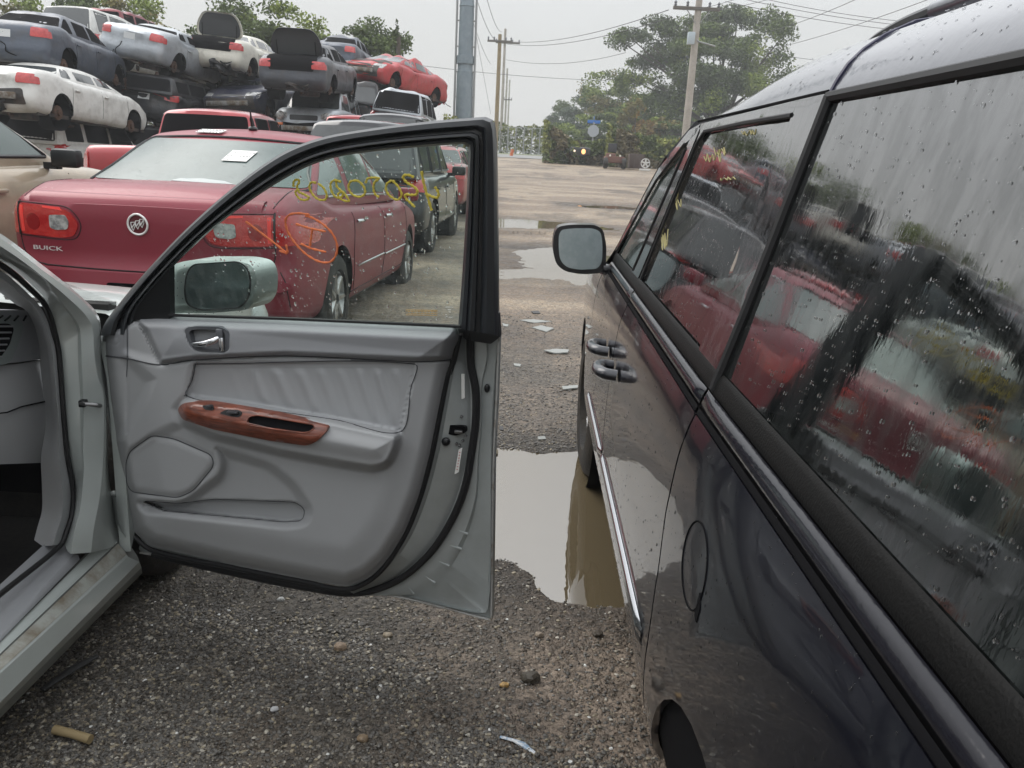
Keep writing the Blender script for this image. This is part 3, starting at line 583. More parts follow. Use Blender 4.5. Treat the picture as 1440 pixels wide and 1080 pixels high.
for i in range(7): mb.tube(dps([(647.5-i*.6, 636+i*4), (645.5-i*.6, 636.3+i*4)], -.0495), .0007, 4)
mb.build('label_print', M('red_print', (.5, .06, .04), .6), door)
for q, r_ in (((160, 694), .011), ((163, 702), .008)):
    MB().ell(dp(*q, -.02), (r_, .01, r_*.7), 10).build('hinge', SILVD, door)
MB().tube([onx(113, 567, -1.07), onx(121, 568, -1.05), onx(135, 570, -1.03), dp(149, 571, -.05)], .005, 8).build('check_strap', M('latch_steel'), car)
MB().box(onx(117, 567, -1.066), (.016, .02, .018), b=.003).build('strap_bracket', BLACK, car)
mb = MB(); mb.box(dp(697, 637, -.16), (.012, .03, .01), b=.002).build('key_barrel', M('brass_tint', (.2, .16, .1), .4, metal=.6), door)
# window frame
FO = [(141, 472), (147, 455), (165, 430), (205, 382), (262, 322), (330, 262), (395, 216), (450, 194), (520, 181), (600, 171), (660, 166), (688, 165), (694, 171), (697, 200), (699, 300), (700, 400), (701, 472)]
FI = [(188, 470), (190, 452), (196, 432), (236, 383), (296, 325), (360, 277), (425, 238), (470, 222), (525, 213), (600, 206), (645, 203), (657, 203), (659, 206), (658, 235), (654, 320), (649, 400), (644, 462)]
prof = [(0, -.06), (0, -.005), (.10, .012), (.30, .016), (.42, .010), (.46, .0), (.56, .002), (.60, .012), (.70, .014), (.78, .002), (.82, .006), (.92, .004), (1., -.012), (1., -.03)]
FRM = M('frame_black', (.024, .027, .031), .33, spec=.7, bump=(30, .0008, 2))
cs = []
fo = rcurve(FO, 110); fi = rcurve(FI, 110)
for t_, w_ in prof: cs.append([dp(*(fo[i]*(1-t_)+fi[i]*t_), w_) for i in range(110)])
frm = strip('window_frame', cs, FRM, door, n=110)
strip('frame_edge', [[dp(*q, -.06) for q in [(694, 171), (697, 200), (699, 300), (700, 400), (701, 476)]], [dp(q[0]+2, q[1], -.10) for q in [(694, 171), (697, 200), (699, 300), (700, 400), (701, 480)]]], FRM, door)
sheet('mirror_sail', roundpoly([(160, 455), (196, 425), (238, 376), (239, 450), (184, 450)], 3), lambda u, v: (dp(u, v, .004), dnt), BLACK, door, sp=12, th=.02)
sheet('corner_cover', roundpoly([(646, 440), (700, 440), (702, 475), (690, 484), (655, 478), (644, 466)], 3), lambda u, v: (dp(u, v, -.058), dn_), FRM, door, sp=12, th=.02)
MB().tube(dps([(238, 443), (400, 448), (560, 455), (648, 459)], .004), .004, 6).build('glass_felt', RUB, door)
# glass
def glassmat(name, tint, haze=.06, bumpd=.0006, gl=.0, hazecol=(.55, .6, .58)):
    m = bpy.data.materials.new(name); m.use_nodes = True; t = m.node_tree
    for n in list(t.nodes): t.nodes.remove(n)
    o = t.nodes.new('ShaderNodeOutputMaterial'); tr = t.nodes.new('ShaderNodeBsdfTransparent'); tr.inputs[0].default_value = (*tint, 1)
    gs = t.nodes.new('ShaderNodeBsdfGlossy'); gs.inputs['Roughness'].default_value = .03; df = t.nodes.new('ShaderNodeBsdfDiffuse'); df.inputs[0].default_value = (*hazecol, 1)
    fr = t.nodes.new('ShaderNodeFresnel'); fr.inputs[0].default_value = 1.5; g = t.nodes.new('ShaderNodeTexCoord'); mp = t.nodes.new('ShaderNodeMapping'); mp.inputs['Scale'].default_value = (30, 30, 9)
    t.links.new(g.outputs['Object'], mp.inputs[0]); n = t.nodes.new('ShaderNodeTexNoise'); n.inputs['Scale'].default_value = 2.2; n.inputs['Detail'].default_value = 5; t.links.new(mp.outputs[0], n.inputs[0])
    bp = t.nodes.new('ShaderNodeBump'); bp.inputs['Distance'].default_value = bumpd; t.links.new(n.outputs[0], bp.inputs['Height']); t.links.new(bp.outputs[0], gs.inputs['Normal'])
    mr = t.nodes.new('ShaderNodeMapRange'); mr.inputs[1].default_value = .42; mr.inputs[2].default_value = .7; mr.inputs[3].default_value = haze*.4; mr.inputs[4].default_value = haze*2; t.links.new(n.outputs[0], mr.inputs[0])
    a = t.nodes.new('ShaderNodeMixShader'); t.links.new(mr.outputs[0], a.inputs[0]); t.links.new(tr.outputs[0], a.inputs[1]); t.links.new(df.outputs[0], a.inputs[2])
    ad = t.nodes.new('ShaderNodeMath'); ad.operation = 'ADD'; ad.inputs[1].default_value = gl; t.links.new(fr.outputs[0], ad.inputs[0])
    b2 = t.nodes.new('ShaderNodeMixShader'); t.links.new(ad.outputs[0], b2.inputs[0]); t.links.new(a.outputs[0], b2.inputs[1]); t.links.new(gs.outputs[0], b2.inputs[2])
    t.links.new(b2.outputs[0], o.inputs[0]); MATS[name] = m; return m
GL = roundpoly([(228, 470), (236, 380), (300, 320), (362, 273), (425, 235), (470, 219), (525, 210), (600, 203), (660, 200), (655, 320), (645, 470)], 2)
dglass = sheet('door_glass', GL, lambda u, v: (dp(u, v, -.012), dnt if v < 440 else dn_), glassmat('door_tint_glass', (.80, .90, .86), .05), door, sp=14, th=.0035)
GI = sdf
pts = []
while len(pts) < 620:
    u, v = random.uniform(240, 656), random.uniform(205, 455)
    if sdf(GL, np.array([u]), np.array([v]))[0] > 3 and fbm(np.array([u/25.]), np.array([v/25.]), 3, 7)[0] > random.uniform(.25, .6): pts.append((u, v))
drops('raindrops', [dp(u, v, -.012) for u, v in pts], [dnt]*len(pts), [random.choice([.0009, .0012, .0016, .0016, .0022, .003])*random.uniform(.8, 1.2) for _ in pts], DROP, door)
def stroke(mb, pts, r=.0024, w=-.0095, closed=False, n=None):
    P = rcurve(pts, n or max(6, len(pts)*5), closed=closed); mb.tube([dp(u, v, w) for u, v in P], [r*(1+.25*math.sin(i*1.7)) for i in range(len(P))], 6)
def cr(pts): return [(380+x/3.724, 170+y/3.724) for x, y in pts]
YEL = M('yellow_wax_crayon', (.62, .50, .07), .75, bump=(400, .001, 2)); ORG = M('orange_wax_crayon', (.75, .19, .07), .75, bump=(400, .001, 2))
mb = MB()
stroke(mb, cr([(122, 345), (124, 318), (142, 306), (152, 318), (140, 345), (150, 372), (178, 385), (203, 402), (188, 414), (158, 410), (140, 392), (132, 372), (150, 360)]))
stroke(mb, cr([(240, 325), (215, 322), (205, 345), (222, 385), (255, 412), (288, 412), (296, 388), (278, 350), (250, 328)]))
stroke(mb, cr([(370, 320), (340, 310), (318, 325), (320, 365), (345, 400), (378, 395), (378, 370), (355, 385), (375, 412), (412, 420), (392, 385), (350, 345), (345, 315)]))
stroke(mb, cr([(450, 312), (420, 318), (410, 350), (430, 385), (470, 398), (496, 380), (490, 345), (465, 318), (445, 310)]))
stroke(mb, cr([(500, 325), (510, 303), (545, 297), (570, 302), (548, 320), (540, 350), (550, 385), (570, 400)]))
stroke(mb, cr([(635, 312), (610, 330), (608, 365), (635, 400), (670, 413), (688, 385), (670, 345), (640, 312)]))
stroke(mb, cr([(752, 295), (720, 283), (695, 290), (712, 320), (752, 345), (770, 365), (765, 385), (735, 388), (708, 385), (710, 405), (735, 430), (757, 452)]), .0027)
stroke(mb, cr([(792, 264), (805, 330), (825, 400), (845, 468)]), .0027); stroke(mb, cr([(862, 345), (880, 375), (878, 400), (850, 398), (812, 378)]), .0027)
mb.build('yellow_number', YEL, door)
mb = MB()
stroke(mb, cr([(205, 492), (150, 484), (100, 492), (80, 520), (90, 575), (130, 640), (190, 700), (260, 738), (315, 738), (345, 700), (350, 650), (325, 590), (280, 545), (225, 510), (185, 498)]), .0024)
stroke(mb, cr([(135, 540), (205, 562), (290, 580)])); stroke(mb, cr([(220, 568), (208, 655)])); stroke(mb, cr([(160, 643), (215, 668), (292, 687)]))
def c6(pts): return [(130+x/2.483, 160+y/2.483) for x, y in pts]
stroke(mb, c6([(535, 376), (565, 398), (620, 440), (676, 484)])); stroke(mb, c6([(676, 458), (680, 486), (652, 478)]))
mb.build('orange_mark', ORG, door)
LB = [cr([(712, 990), (876, 992), (874, 1018), (711, 1016)])[i] for i in range(4)]
mb = MB()
mb.tube([dp(*q, -.0095) for q in LB+[LB[0]]], .0006, 4)
for i in range(2): 
    for j in range(9): mb.tube([dp(LB[0][0]+2+j*4.7, LB[0][1]+2+i*2.6, -.0095), dp(LB[0][0]+5.4+j*4.7, LB[0][1]+2.1+i*2.6, -.0095)], .0007, 4)
mb.build('glass_label', M('amber_print', (.5, .28, .05), .6), door)
mb = MB()
for i, (a, b_, wd) in enumerate([(918, 975, 40), (930, 988, 16), (935, 1000, 10), (918, 1015, 6), (920, 1025, 8), (935, 1028, 18)]):
    q = cr([(a, b_), (a+wd, b_+1)]); mb.tube([dp(*q[0], -.0095), dp(*q[1], -.0095)], .0006, 4)
mb.build('etched_mark', WHITEL, door)
# side mirror beyond the glass
MH = roundpoly([(237, 374), (262, 366), (330, 366), (354, 372), (361, 390), (360, 420), (349, 436), (300, 440), (237, 441)], 12)
def mh(u, v):
    s = float(sdf(MH, np.array([u]), np.array([v]))[0]); return dp(u, v, -.13-.012*(1-min(1, s/9))), dn_
mir = sheet('mirror_housing', MH, mh, M('silver_green', (.50, .56, .53), .3, metal=.4, coat=.5), door, sp=5, th=.10)
MG = roundpoly([(270, 371), (335, 367), (348, 376), (353, 395), (350, 420), (338, 434), (282, 437), (262, 430), (258, 410), (261, 385)], 9)
sheet('mirror_gap', MG, lambda u, v: (dp(u, v, -.1275), dn_), BLACK, door, sp=8, th=.004)
MG2 = [tuple(np.array([306, 402])+(np.array(q)-np.array([306, 402]))*.95) for q in MG]
sheet('mirror_glass', MG2, lambda u, v: (dp(u, v, -.124), (dn_+Vector((-.12, 0, .06))).normalized()), M('mirror_sheen_dull', (.26, .33, .33), .18, metal=.55, var=((.36, .42, .41), 20, .45, .6)), door, sp=40, th=.003)  # pale base colour stands in for a bright reflection
settle(car, (-1.9, .9, 0))
# ------------------------------------------------------------------ dark minivan
VZ = [.15, .22, .28, .35, .42, .5, .65, .8, .9, .955, .975, .985, 1.0, 1.03, 1.46, 1.50, 1.545, 1.565, 1.588, 1.61]
VXp = [.40, .345, .315, .285, .262, .256, .256, .262, .272, .284, .294, .299, .302, .316, .415, .437, .50, .58, .75, 1.25]
_z = np.array(VZ); _x = np.array(VXp); _o = np.linspace(-.022, .022, 7)
def vX0(z): return float(np.mean(np.interp(z+_o*(1 if z < 1.44 else .2), _z, _x)))
def vPL(y): return .015*max(0, y-1.2)+.025*max(0, y-2.7)**2+.02*max(0, -y)**2
def vsurf(y, z):
    f = lambda a, b: Vector((vX0(b)+vPL(a), a, b)); p = f(y, z); e = .004
    n = (f(y+e, z)-f(y-e, z)).cross(f(y, z+e)-f(y, z-e)).normalized()
    if n.x > 0: n = -n
    return p, n
def onv(px, py):
    d = ray(px, py); hi = None; t = .1
    g = lambda t: (CAM+d*t).x-vX0((CAM+d*t).z)-vPL((CAM+d*t).y)
    while t < 8 and g(t) <= 0: t += .01
    lo, hi = t-.01, t
    for _ in range(22):
        m_ = (lo+hi)/2
        if g(m_) > 0: hi = m_
        else: lo = m_
    p = CAM+d*hi; return p.y, p.z
van = thing('minivan', 'dark navy minivan wet with rain, seen close along its driver side', 'minivan')
def paintmat(name, col, col2=None, rough=.25, bumpd=.0):
    return M(name, col, rough, metal=.35, spec=.5, coat=1., coatr=.02, bump=(9, .0004, 5) if bumpd == 0 else (26, bumpd, 4), var=(col2, 5, .45, .75) if col2 else None)
NAVY = paintmat('navy_paint', (.0055, .0065, .013), (.010, .010, .014), .3)
NAVYR = M('navy_sky_sheen', (.07, .074, .09), .3, metal=.4, coat=1., bump=(40, .0006, 4)); NAVYR.node_tree.nodes['Principled BSDF'].inputs['Coat IOR'].default_value = 1.6  # same navy, base colour lightened to carry the sky sheen
def wetglass(name, base, film, spec=1., streak=(120, 55, 7), bd=.0011):
    m = bpy.data.materials.new(name); m.use_nodes = True; t = m.node_tree; b = t.nodes['Principled BSDF']; I = b.inputs; b.distribution = 'GGX'
    g = t.nodes.new('ShaderNodeTexCoord'); mp = t.nodes.new('ShaderNodeMapping'); mp.inputs['Scale'].default_value = streak; mp.inputs['Rotation'].default_value = (.12, 0, 0); t.links.new(g.outputs['Object'], mp.inputs[0])
    n = t.nodes.new('ShaderNodeTexNoise'); n.inputs['Scale'].default_value = 1; n.inputs['Detail'].default_value = 4; n.inputs['Roughness'].default_value = .6; t.links.new(mp.outputs[0], n.inputs[0])
    r = t.nodes.new('ShaderNodeValToRGB'); r.color_ramp.elements[0].position = .42; r.color_ramp.elements[0].color = (0, 0, 0, 1); r.color_ramp.elements[1].position = .6; r.color_ramp.elements[1].color = (1, 1, 1, 1); t.links.new(n.outputs[0], r.inputs[0])
    x = t.nodes.new('ShaderNodeMixRGB'); x.inputs[1].default_value = (*base, 1); x.inputs[2].default_value = (*film, 1); t.links.new(r.outputs[0], x.inputs[0]); t.links.new(x.outputs[0], I['Base Color'])
    bp = t.nodes.new('ShaderNodeBump'); bp.inputs['Distance'].default_value = bd; t.links.new(n.outputs[0], bp.inputs['Height'])
    mr = t.nodes.new('ShaderNodeMapRange'); mr.inputs[3].default_value = .02; mr.inputs[4].default_value = .10; t.links.new(r.outputs[0], mr.inputs[0]); t.links.new(mr.outputs[0], I['Roughness'])
    t.links.new(bp.outputs[0], I['Normal']); ms = t.nodes.new('ShaderNodeMapRange'); ms.inputs[3].default_value = spec; ms.inputs[4].default_value = spec*.62; t.links.new(r.outputs[0], ms.inputs[0]); t.links.new(ms.outputs[0], I['Specular IOR Level']); I['IOR'].default_value = 2.1; I['Coat Weight'].default_value = .6; I['Coat Roughness'].default_value = .02
    MATS[name] = m; return m
VGL = wetglass('privacy_glass', (.005, .006, .006), (.014, .016, .016), 1., (52, 34, 5.5), .00022)
GLOSSB = wetglass('gloss_black_pillar', (.010, .010, .011), (.045, .043, .044), 1., (90, 60, 6), .0005)
def vs(off=0): 
    def f(y, z): p, n = vsurf(y, z); return p+n*off, n
    return f
# dark structure behind the shut lines
under = sheet('side_frame', [(-1.5, .26), (3.2, .26), (3.1, .98), (2.85, 1.06), (2.45, 1.33), (2.05, 1.45), (-1.5, 1.45)], vs(-.014), DARK, van, sp=.08, th=.03)
RA = (.82, .31, .345)
arc = [(RA[0]+RA[2]*math.cos(a), RA[1]+RA[2]*math.sin(a)) for a in np.linspace(PI*1.05, -.06, 20)]
SLR = [(1.215, .955), (1.216, .90), (1.216, .80), (1.205, .70), (1.21, .62), (1.225, .52), (1.235, .42), (1.24, .30)]
fdoor = sheet('front_door', roundpoly([(2.203, .30), (2.203, .972), (2.95, .972), (3.0, .9), (3.02, .6), (3.0, .30)], .012), vsurf, NAVY, van, sp=.03, th=.012)
sdoor = sheet('sliding_door', roundpoly([(2.195, .972), (2.195, .30)]+[(a+.004, b) for a, b in SLR[::-1]]+[(1.219, .972)], .010), vsurf, NAVY, van, sp=.03, th=.012)
FD = [(1.006+.062*math.cos(a), .818+.058*math.sin(a)) for a in np.linspace(0, 2*PI, 40)[:-1]]
quart = sheet('rear_quarter', [(1.211, .972)]+[(a-.004, b) for a, b in SLR]+arc[::-1][2:]+[(.3, .30), (-1.5, .35), (-1.55, .972)], vsurf, NAVY, van, sp=.03, th=.012, holes=[[tuple(np.array((1.006, .818))+(np.array(q)-np.array((1.006, .818)))*1.05) for q in FD]])
fuel = sheet('fuel_flap', FD, vs(.0), NAVY, van, sp=.02, th=.012)
MB().tube([vsurf(*(tuple(np.array((1.006, .818))+(np.array(q)-np.array((1.006, .818)))*1.03)))[0] for q in FD+FD[:1]], .0016, 6).build('flap_seal', DARK, fuel)
fn = sheet('finger_notch', roundpoly([(.958, .770), (.953, .808), (.938, .79), (.944, .765)], .004), vs(.0012), DARK, fuel, sp=.02, th=.004)
sheet('front_wing', roundpoly([(3.008, .34), (3.008, .60), (3.02, .90), (2.96, .972), (3.5, .95), (3.9, .85), (4.1, .6), (4.0, .5)]+[(3.45+.36*math.cos(a), .33+.36*math.sin(a)) for a in np.linspace(0, PI, 14)], .004), vsurf, NAVY, van, sp=.05, th=.012)
# belt moulding (a half-round dark chrome bar), its black ledge, lower shoulder line
DCH = M('dark_chrome', (.010, .010, .014), .14, spec=.45, bump=(60, .0006, 3))
def bar(name, y0, y1, zc, hz, bulge, mat, par, zf=None, n=40):
    cs = []
    for a in np.linspace(-1, 1, 9):
        c = []
        for y in np.linspace(y0, y1, n):
            z = (zf(y) if zf else zc)+a*hz; p, nn = vsurf(y, z); kk = min(1, .12+abs(y-y0)/.03, .12+abs(y-y1)/.03); c.append(tuple(p+nn*(.001+kk*bulge*math.sqrt(max(0, 1-a*a)))))
        cs.append(c)
    return strip(name, cs, mat, par, n=n, sharp=True)
bar('belt_moulding', 1.21, -1.5, 1.0, .0125, .009, DCH, van)
bar('belt_moulding', 2.19, 1.222, 1.0, .0125, .009, DCH, van)
bar('belt_moulding', 2.86, 2.205, 1.0, .0125, .009, DCH, van)
for a, b_ in ((1.21, -1.5), (2.19, 1.222), (2.86, 2.205)): bar('belt_gap', a, b_, .979, .0045, .001, DARK, van)
LEDGE = M('black_ledge', (.006, .006, .006), .55, bump=(300, .0008, 3), spec=.15)
bar('belt_ledge', 2.86, -1.5, 1.031, .0165, .004, LEDGE, van, n=80)
bar('side_moulding', 2.83, 2.21, .53, .011, .010, CHROME, fdoor); bar('side_moulding', 2.19, 1.28, .53, .011, .010, CHROME, sdoor)
bar('side_moulding_base', 2.83, 2.21, .512, .012, .007, NAVY, fdoor); bar('side_moulding_base', 2.19, 1.285, .512, .012, .007, NAVY, sdoor)
# pillars and glass
sheet('front_pillar_trim', roundpoly([(2.355, 1.045), (2.205, 1.045), (2.02, 1.438), (2.075, 1.438), (2.10, 1.42)], .004), vs(.004), GLOSSB, fdoor, sp=.03, th=.012)
sheet('slider_pillar_trim', roundpoly([(2.195, 1.045), (2.15, 1.045), (1.965, 1.438), (2.008, 1.438)], .004), vs(.002), GLOSSB, sdoor, sp=.03, th=.012)
sheet('rear_pillar_trim', roundpoly([(1.352, 1.045), (1.20, 1.045), (1.175, 1.452), (1.292, 1.452)], .004), vs(.004), GLOSSB, sdoor, sp=.03, th=.014)
sheet('window_header', [(1.292, 1.430), (1.292, 1.452), (2.03, 1.447), (2.0, 1.424)], vs(.004), GLOSSB, sdoor, sp=.03, th=.01)
sheet('door_header', [(2.035, 1.447), (2.16, 1.436), (2.47, 1.338), (2.68, 1.192), (2.88, 1.05), (2.83, 1.046), (2.655, 1.160), (2.44, 1.305), (2.15, 1.405), (2.09, 1.415), (2.05, 1.424)], vs(.004), GLOSSB, fdoor, sp=.03, th=.01)
sg = sheet('sliding_glass', roundpoly([(1.345, 1.045), (2.155, 1.045), (1.985, 1.426), (1.297, 1.431)], .01), vs(-.003), VGL, sdoor, sp=.04, th=.008)
FGL = wetglass('front_door_glass', (.030, .042, .040), (.06, .075, .07), 1., (60, 36, 7), .0003)
fg = sheet('front_glass', roundpoly([(2.36, 1.045), (2.80, 1.045), (2.655, 1.163), (2.44, 1.308), (2.15, 1.407), (2.10, 1.407)], .01), vs(-.003), FGL, fdoor, sp=.04, th=.008)
qg = sheet('quarter_glass', roundpoly([(1.183, 1.046), (1.160, 1.440), (.4, 1.440), (-.6, 1.40), (-1.3, 1.34), (-1.4, 1.046)], .012), vs(-.001), VGL, van, sp=.04, th=.008)
MB().tube([vs(.002)(y, z)[0] for y, z in ((1.187, 1.02), (1.178, 1.15), (1.168, 1.30), (1.158, 1.447))], .0085, 8).build('glass_edge_seal', RUB, van)
MB().tube([vs(.000)(y, z)[0] for y, z in zip(np.linspace(1.165, -1.3, 20), 1.4475+0*np.linspace(0, 1, 20)-.10*np.clip((.2-np.linspace(1.165, -1.3, 20))/1.5, 0, 1)**2)], .0085, 8).build('header_seal', RUB, van)
MB().tube([vs(.003)(y, z)[0] for y, z in ((1.297, 1.430), (1.6, 1.431), (1.95, 1.427), (2.0, 1.40), (2.06, 1.27), (2.155, 1.05))], .0045, 6).build('glass_seal', RUB, sdoor)
MB().tube([vs(.004)(y, z)[0] for y, z in ((2.335, 1.05), (2.12, 1.39), (2.16, 1.402), (2.44, 1.303), (2.655, 1.158), (2.82, 1.05))], .004, 6).build('glass_seal', RUB, fdoor)
# roof: side rail to crown and down the other side
def rz(y): return 1-.72*ss(y, 1.45, 2.12)
cs = []
for z in [1.452, 1.46, 1.475, 1.49, 1.505, 1.52, 1.535, 1.552, 1.56, 1.568, 1.578, 1.588, 1.599, 1.61]:
    c = []
    for y in np.linspace(2.10, -1.5, 50):
        q = vX0(z)+vPL(y)+.02*(z-1.455)/.1*ss(y, 1.5, 2.1); c.append((q, y, 1.455+(z-1.455)*float(rz(y))-.05*ss(y, 1.9, 2.12)*0-.03*max(0, -y)**2*.3))
    cs.append(c)
for c in cs[::-1][1:]: cs.append([(2.5-p[0], p[1], p[2]) for p in c])
roof = strip('roof', cs, NAVYR, van, n=50, sharp=True)
MB().tube([(vX0(1.455)+vPL(y)-.002, y, 1.4555) for y in np.linspace(2.08, 1.17, 20)], .0028, 6).build('drip_line', DARK, van)
MB().tube([(vX0(z)-.001, 1.163+.02*max(0, (z-1.5)/.05), z) for z in (1.452, 1.47, 1.49, 1.51, 1.53, 1.55, 1.57)], .0035, 6).build('roof_seam', M('seam_blue', (.01, .01, .04), .4), van)
# windscreen, screen pillar, bonnet, tail, far side
AP = [(2.10, 1.457), (2.20, 1.432), (2.47, 1.345), (2.69, 1.197), (2.89, 1.056), (3.0, .98)]
l0 = [tuple(vs(.004)(y, z)[0]) for y, z in AP]; l1 = [(vX0(z)+vPL(y)+.05, y+.02, z+.012) for y, z in AP]
strip('screen_pillar', [l0, l1], NAVY, van, n=30)
far = [(2.5-p[0], p[1], p[2]) for p in l1]; mid = [(1.25, p[1]+.12, p[2]+.10) for p in l1]
strip('windscreen', [l1, [tuple((Vector(a)+Vector(b))/2+Vector((0, .03, .03))) for a, b in zip(l1, mid)], mid, [tuple((Vector(a)+Vector(b))/2+Vector((0, .03, .03))) for a, b in zip(far, mid)], far], FGL, van, n=30)
hh = []
for y in np.linspace(3.0, 4.05, 12):
    t_ = (y-3.0)/1.05; e_ = vX0(.97)+vPL(y)+.01; zt_ = 1.02-.05*t_-.2*t_**3
    hh.append([(lerp(e_, 2.5-e_, s), y+.1*math.sin(s*PI), zt_-.06+.07*math.sin(s*PI)**.5) for s in np.linspace(0, 1, 17)])
strip('bonnet', hh, NAVY, van, n=24, sharp=True)
MB().box((1.25, 4.1, .5), (1.7, .22, .5), b=.08).build('bumper', NAVY, van)
MB().box((1.27, .9, .9), (1.78, 4.9, .06)).build('waist_deck', DARK, van)
MB().box((1.27, 1.2, .38), (1.5, 5.2, .14)).build('floor_pan', GUNK, van)
fr_ = [[(2.5-vX0(z)-vPL(y), y, z) for y in np.linspace(-1.5, 3.3, 24)] for z in (.3, .5, .7, .9, 1.0)]; strip('far_side', fr_, NAVY, van, n=24, sharp=True)
fr_ = [[(2.5-vX0(z)-vPL(y), y, z) for y in np.linspace(-1.5, 2.2, 24)] for z in (1.0, 1.2, 1.46)]; strip('far_glass', fr_, VGL, van, n=24, sharp=True)
strip('tailgate', [[(x_, -1.5-.06*math.sin((x_-.3)/1.9*PI), z) for x_ in np.linspace(.42, 2.1, 12)] for z in (.4, .9, 1.05, 1.5, 1.6)], NAVY, van, n=16, sharp=True)
# door handles
def vhandle(y, z, L_, par):
    p, n = vsurf(y, z); t_ = Vector((0, 1, 0))
    mb = MB(); pts = [p+t_*(-L_/2)+n*.004, p+t_*(-L_/2+.006)+n*.034, p+t_*(-L_*.2)+n*.046, p+t_*(L_*.2)+n*.046, p+t_*(L_/2-.006)+n*.034, p+t_*(L_/2)+n*.004]
    mb.tube([tuple(q) for q in rcurve([tuple(q) for q in pts], 22)], .019, 12, sq=.85)
    h = mb.build('door_handle', NAVY, par)
vhandle(2.085, .812, .105, sdoor); vhandle(2.34, .815, .105, fdoor)
# mirror
mirr = sheet('side_mirror', roundpoly([(779, 330), (784, 319), (800, 316), (836, 316), (848, 322), (853, 345), (852, 376), (846, 384), (820, 386), (795, 382), (782, 372), (777, 350)], 9), lambda u, v: (ony(u, v, 2.86), Vector((0, -1, 0))), M('black_mirror_shell', (.014, .014, .016), .3, coat=.4), van, sp=8, th=.09)
vg = roundpoly([(786, 330), (790, 323), (806, 321), (834, 321), (845, 326), (847.5, 345), (846.5, 369), (840, 378), (815, 379.5), (797, 376), (787.5, 366), (785.5, 348)], 7)
sheet('mirror_face', vg, lambda u, v: (ony(u, v, 2.855), Vector((.10, -1, .12)).normalized()), M('mirror_sheen_pale', (.42, .50, .52), .16, metal=.6, var=((.5, .58, .6), 16, .45, .6)), mirr, sp=60, th=.004)  # reflected brightness is put into the mirror's own colour
MB().tube([ony(846, 378, 2.875), ony(858, 380, 2.88), ony(872, 384, 2.885), ony(884, 390, 2.90)], [.028, .030, .034, .04], 12, sq=.7).build('mirror_arm', M('black_mirror_shell'), mirr)
# wheels
for yc, r_, xx in ((3.42, .345, .318), (RA[0], .33, .33)):
    wh = empty('wheel'); wh.parent = van; c_ = Vector((xx+.11, yc, r_-.015))
    MB().lathe([(a*1.1, b_*r_/.326) for a, b_ in tprof+[tprof[0]]], c_, 'X', 44).build('tyre', TYRE, wh)
    mb = MB(); mb.lathe([(-.095, .225), (-.07, .218), (-.045, .19), (-.04, .05), (-.05, .001)], c_, 'X', 30); mb.build('rim', ALLOY, wh)
    MB().lathe([(-.0, r_+.045), (.22, r_+.045), (.22, .02)], c_+Vector((-.09, 0, 0)), 'X', 30, 0, 2*PI).build('wheel_well', DARK, van)
# roof rail with its front foot
def rfz(x, y): return 1.455+(float(np.interp(x-vPL(y), VXp, VZ))-1.455)*float(rz(y))
rl = [(.64, 1.70, rfz(.64, 1.70)-.01), (.655, 1.68, rfz(.655, 1.68)+.034), (.68, 1.62, rfz(.68, 1.62)+.050), (.69, 1.50, rfz(.69, 1.5)+.046)]+[(.69, y, rfz(.69, y)+.044-.02*max(0, -y)**2) for y in (1.3, 1., .7, .4, .1, -.3, -.8)]
MB().tube([tuple(p) for p in rcurve(rl[:4], 16)], .012, 8).build('rail_foot', BLACK, van)
MB().tube([tuple(p) for p in rcurve(rl[3:], 30)], .016, 10).build('roof_rail', NAVYR, van)
# crayon marks on the sliding door glass
mb = MB(); random.seed(12)
def scrib(cx, cy, wd, ht, n):
    pts = []
    for i in range(n): pts.append((cx+wd*(i/(n-1)-.5)+random.uniform(-2, 2), cy+(ht if i % 2 else -ht)*random.uniform(.4, 1)-wd*.0+ (i/(n-1)-.5)*-wd*.12))
    P = rcurve(pts, n*4); MB().tube([vs(-.0025)(*onv(u, v))[0] for u, v in P], .0010, 5).build('yellow_scribble', M('yellow_faint', (.34, .30, .13), .8), sdoor)
for a in ((1052, 186, 22, 4, 9), (1012, 212, 16, 7, 8), (1000, 222, 24, 8, 9), (1022, 251, 22, 2.5, 8), (934, 338, 8, 16, 7), (950, 285, 14, 10, 7)): scrib(*a)
# rain drops
random.seed(8); P_ = []; Nn_ = []; Rr = []
while len(P_) < 3600:
    z = random.uniform(.42, 1.60); y = .35+2.4*random.random()**1.6
    if 1.45 < z < 1.47: continue
    if z > 1.455: y = .5+random.random()**1.3*1.4
    if (z > 1.035 and y > 2.75-(z-1.05)*1.9): continue
    if z < .95 and random.random() < .45: continue
    if z > 1.455 and rz(y) < .98: continue
    if (y-RA[0])**2+(z-RA[1])**2 < .38**2: continue
    p, n = vs(.0025 if 1.05 < z < 1.44 and (1.19 < y < 1.36 or 2.0 < y < 2.3) else 0)(y, z); P_.append(p); Nn_.append(n)
    Rr.append((.0010+.0016*random.random()**2.5)*(.55+.3*y))
drops('raindrops', P_, Nn_, Rr, DROP, van, flat=.4)
settle(van, (1.25, 1.3, 0))
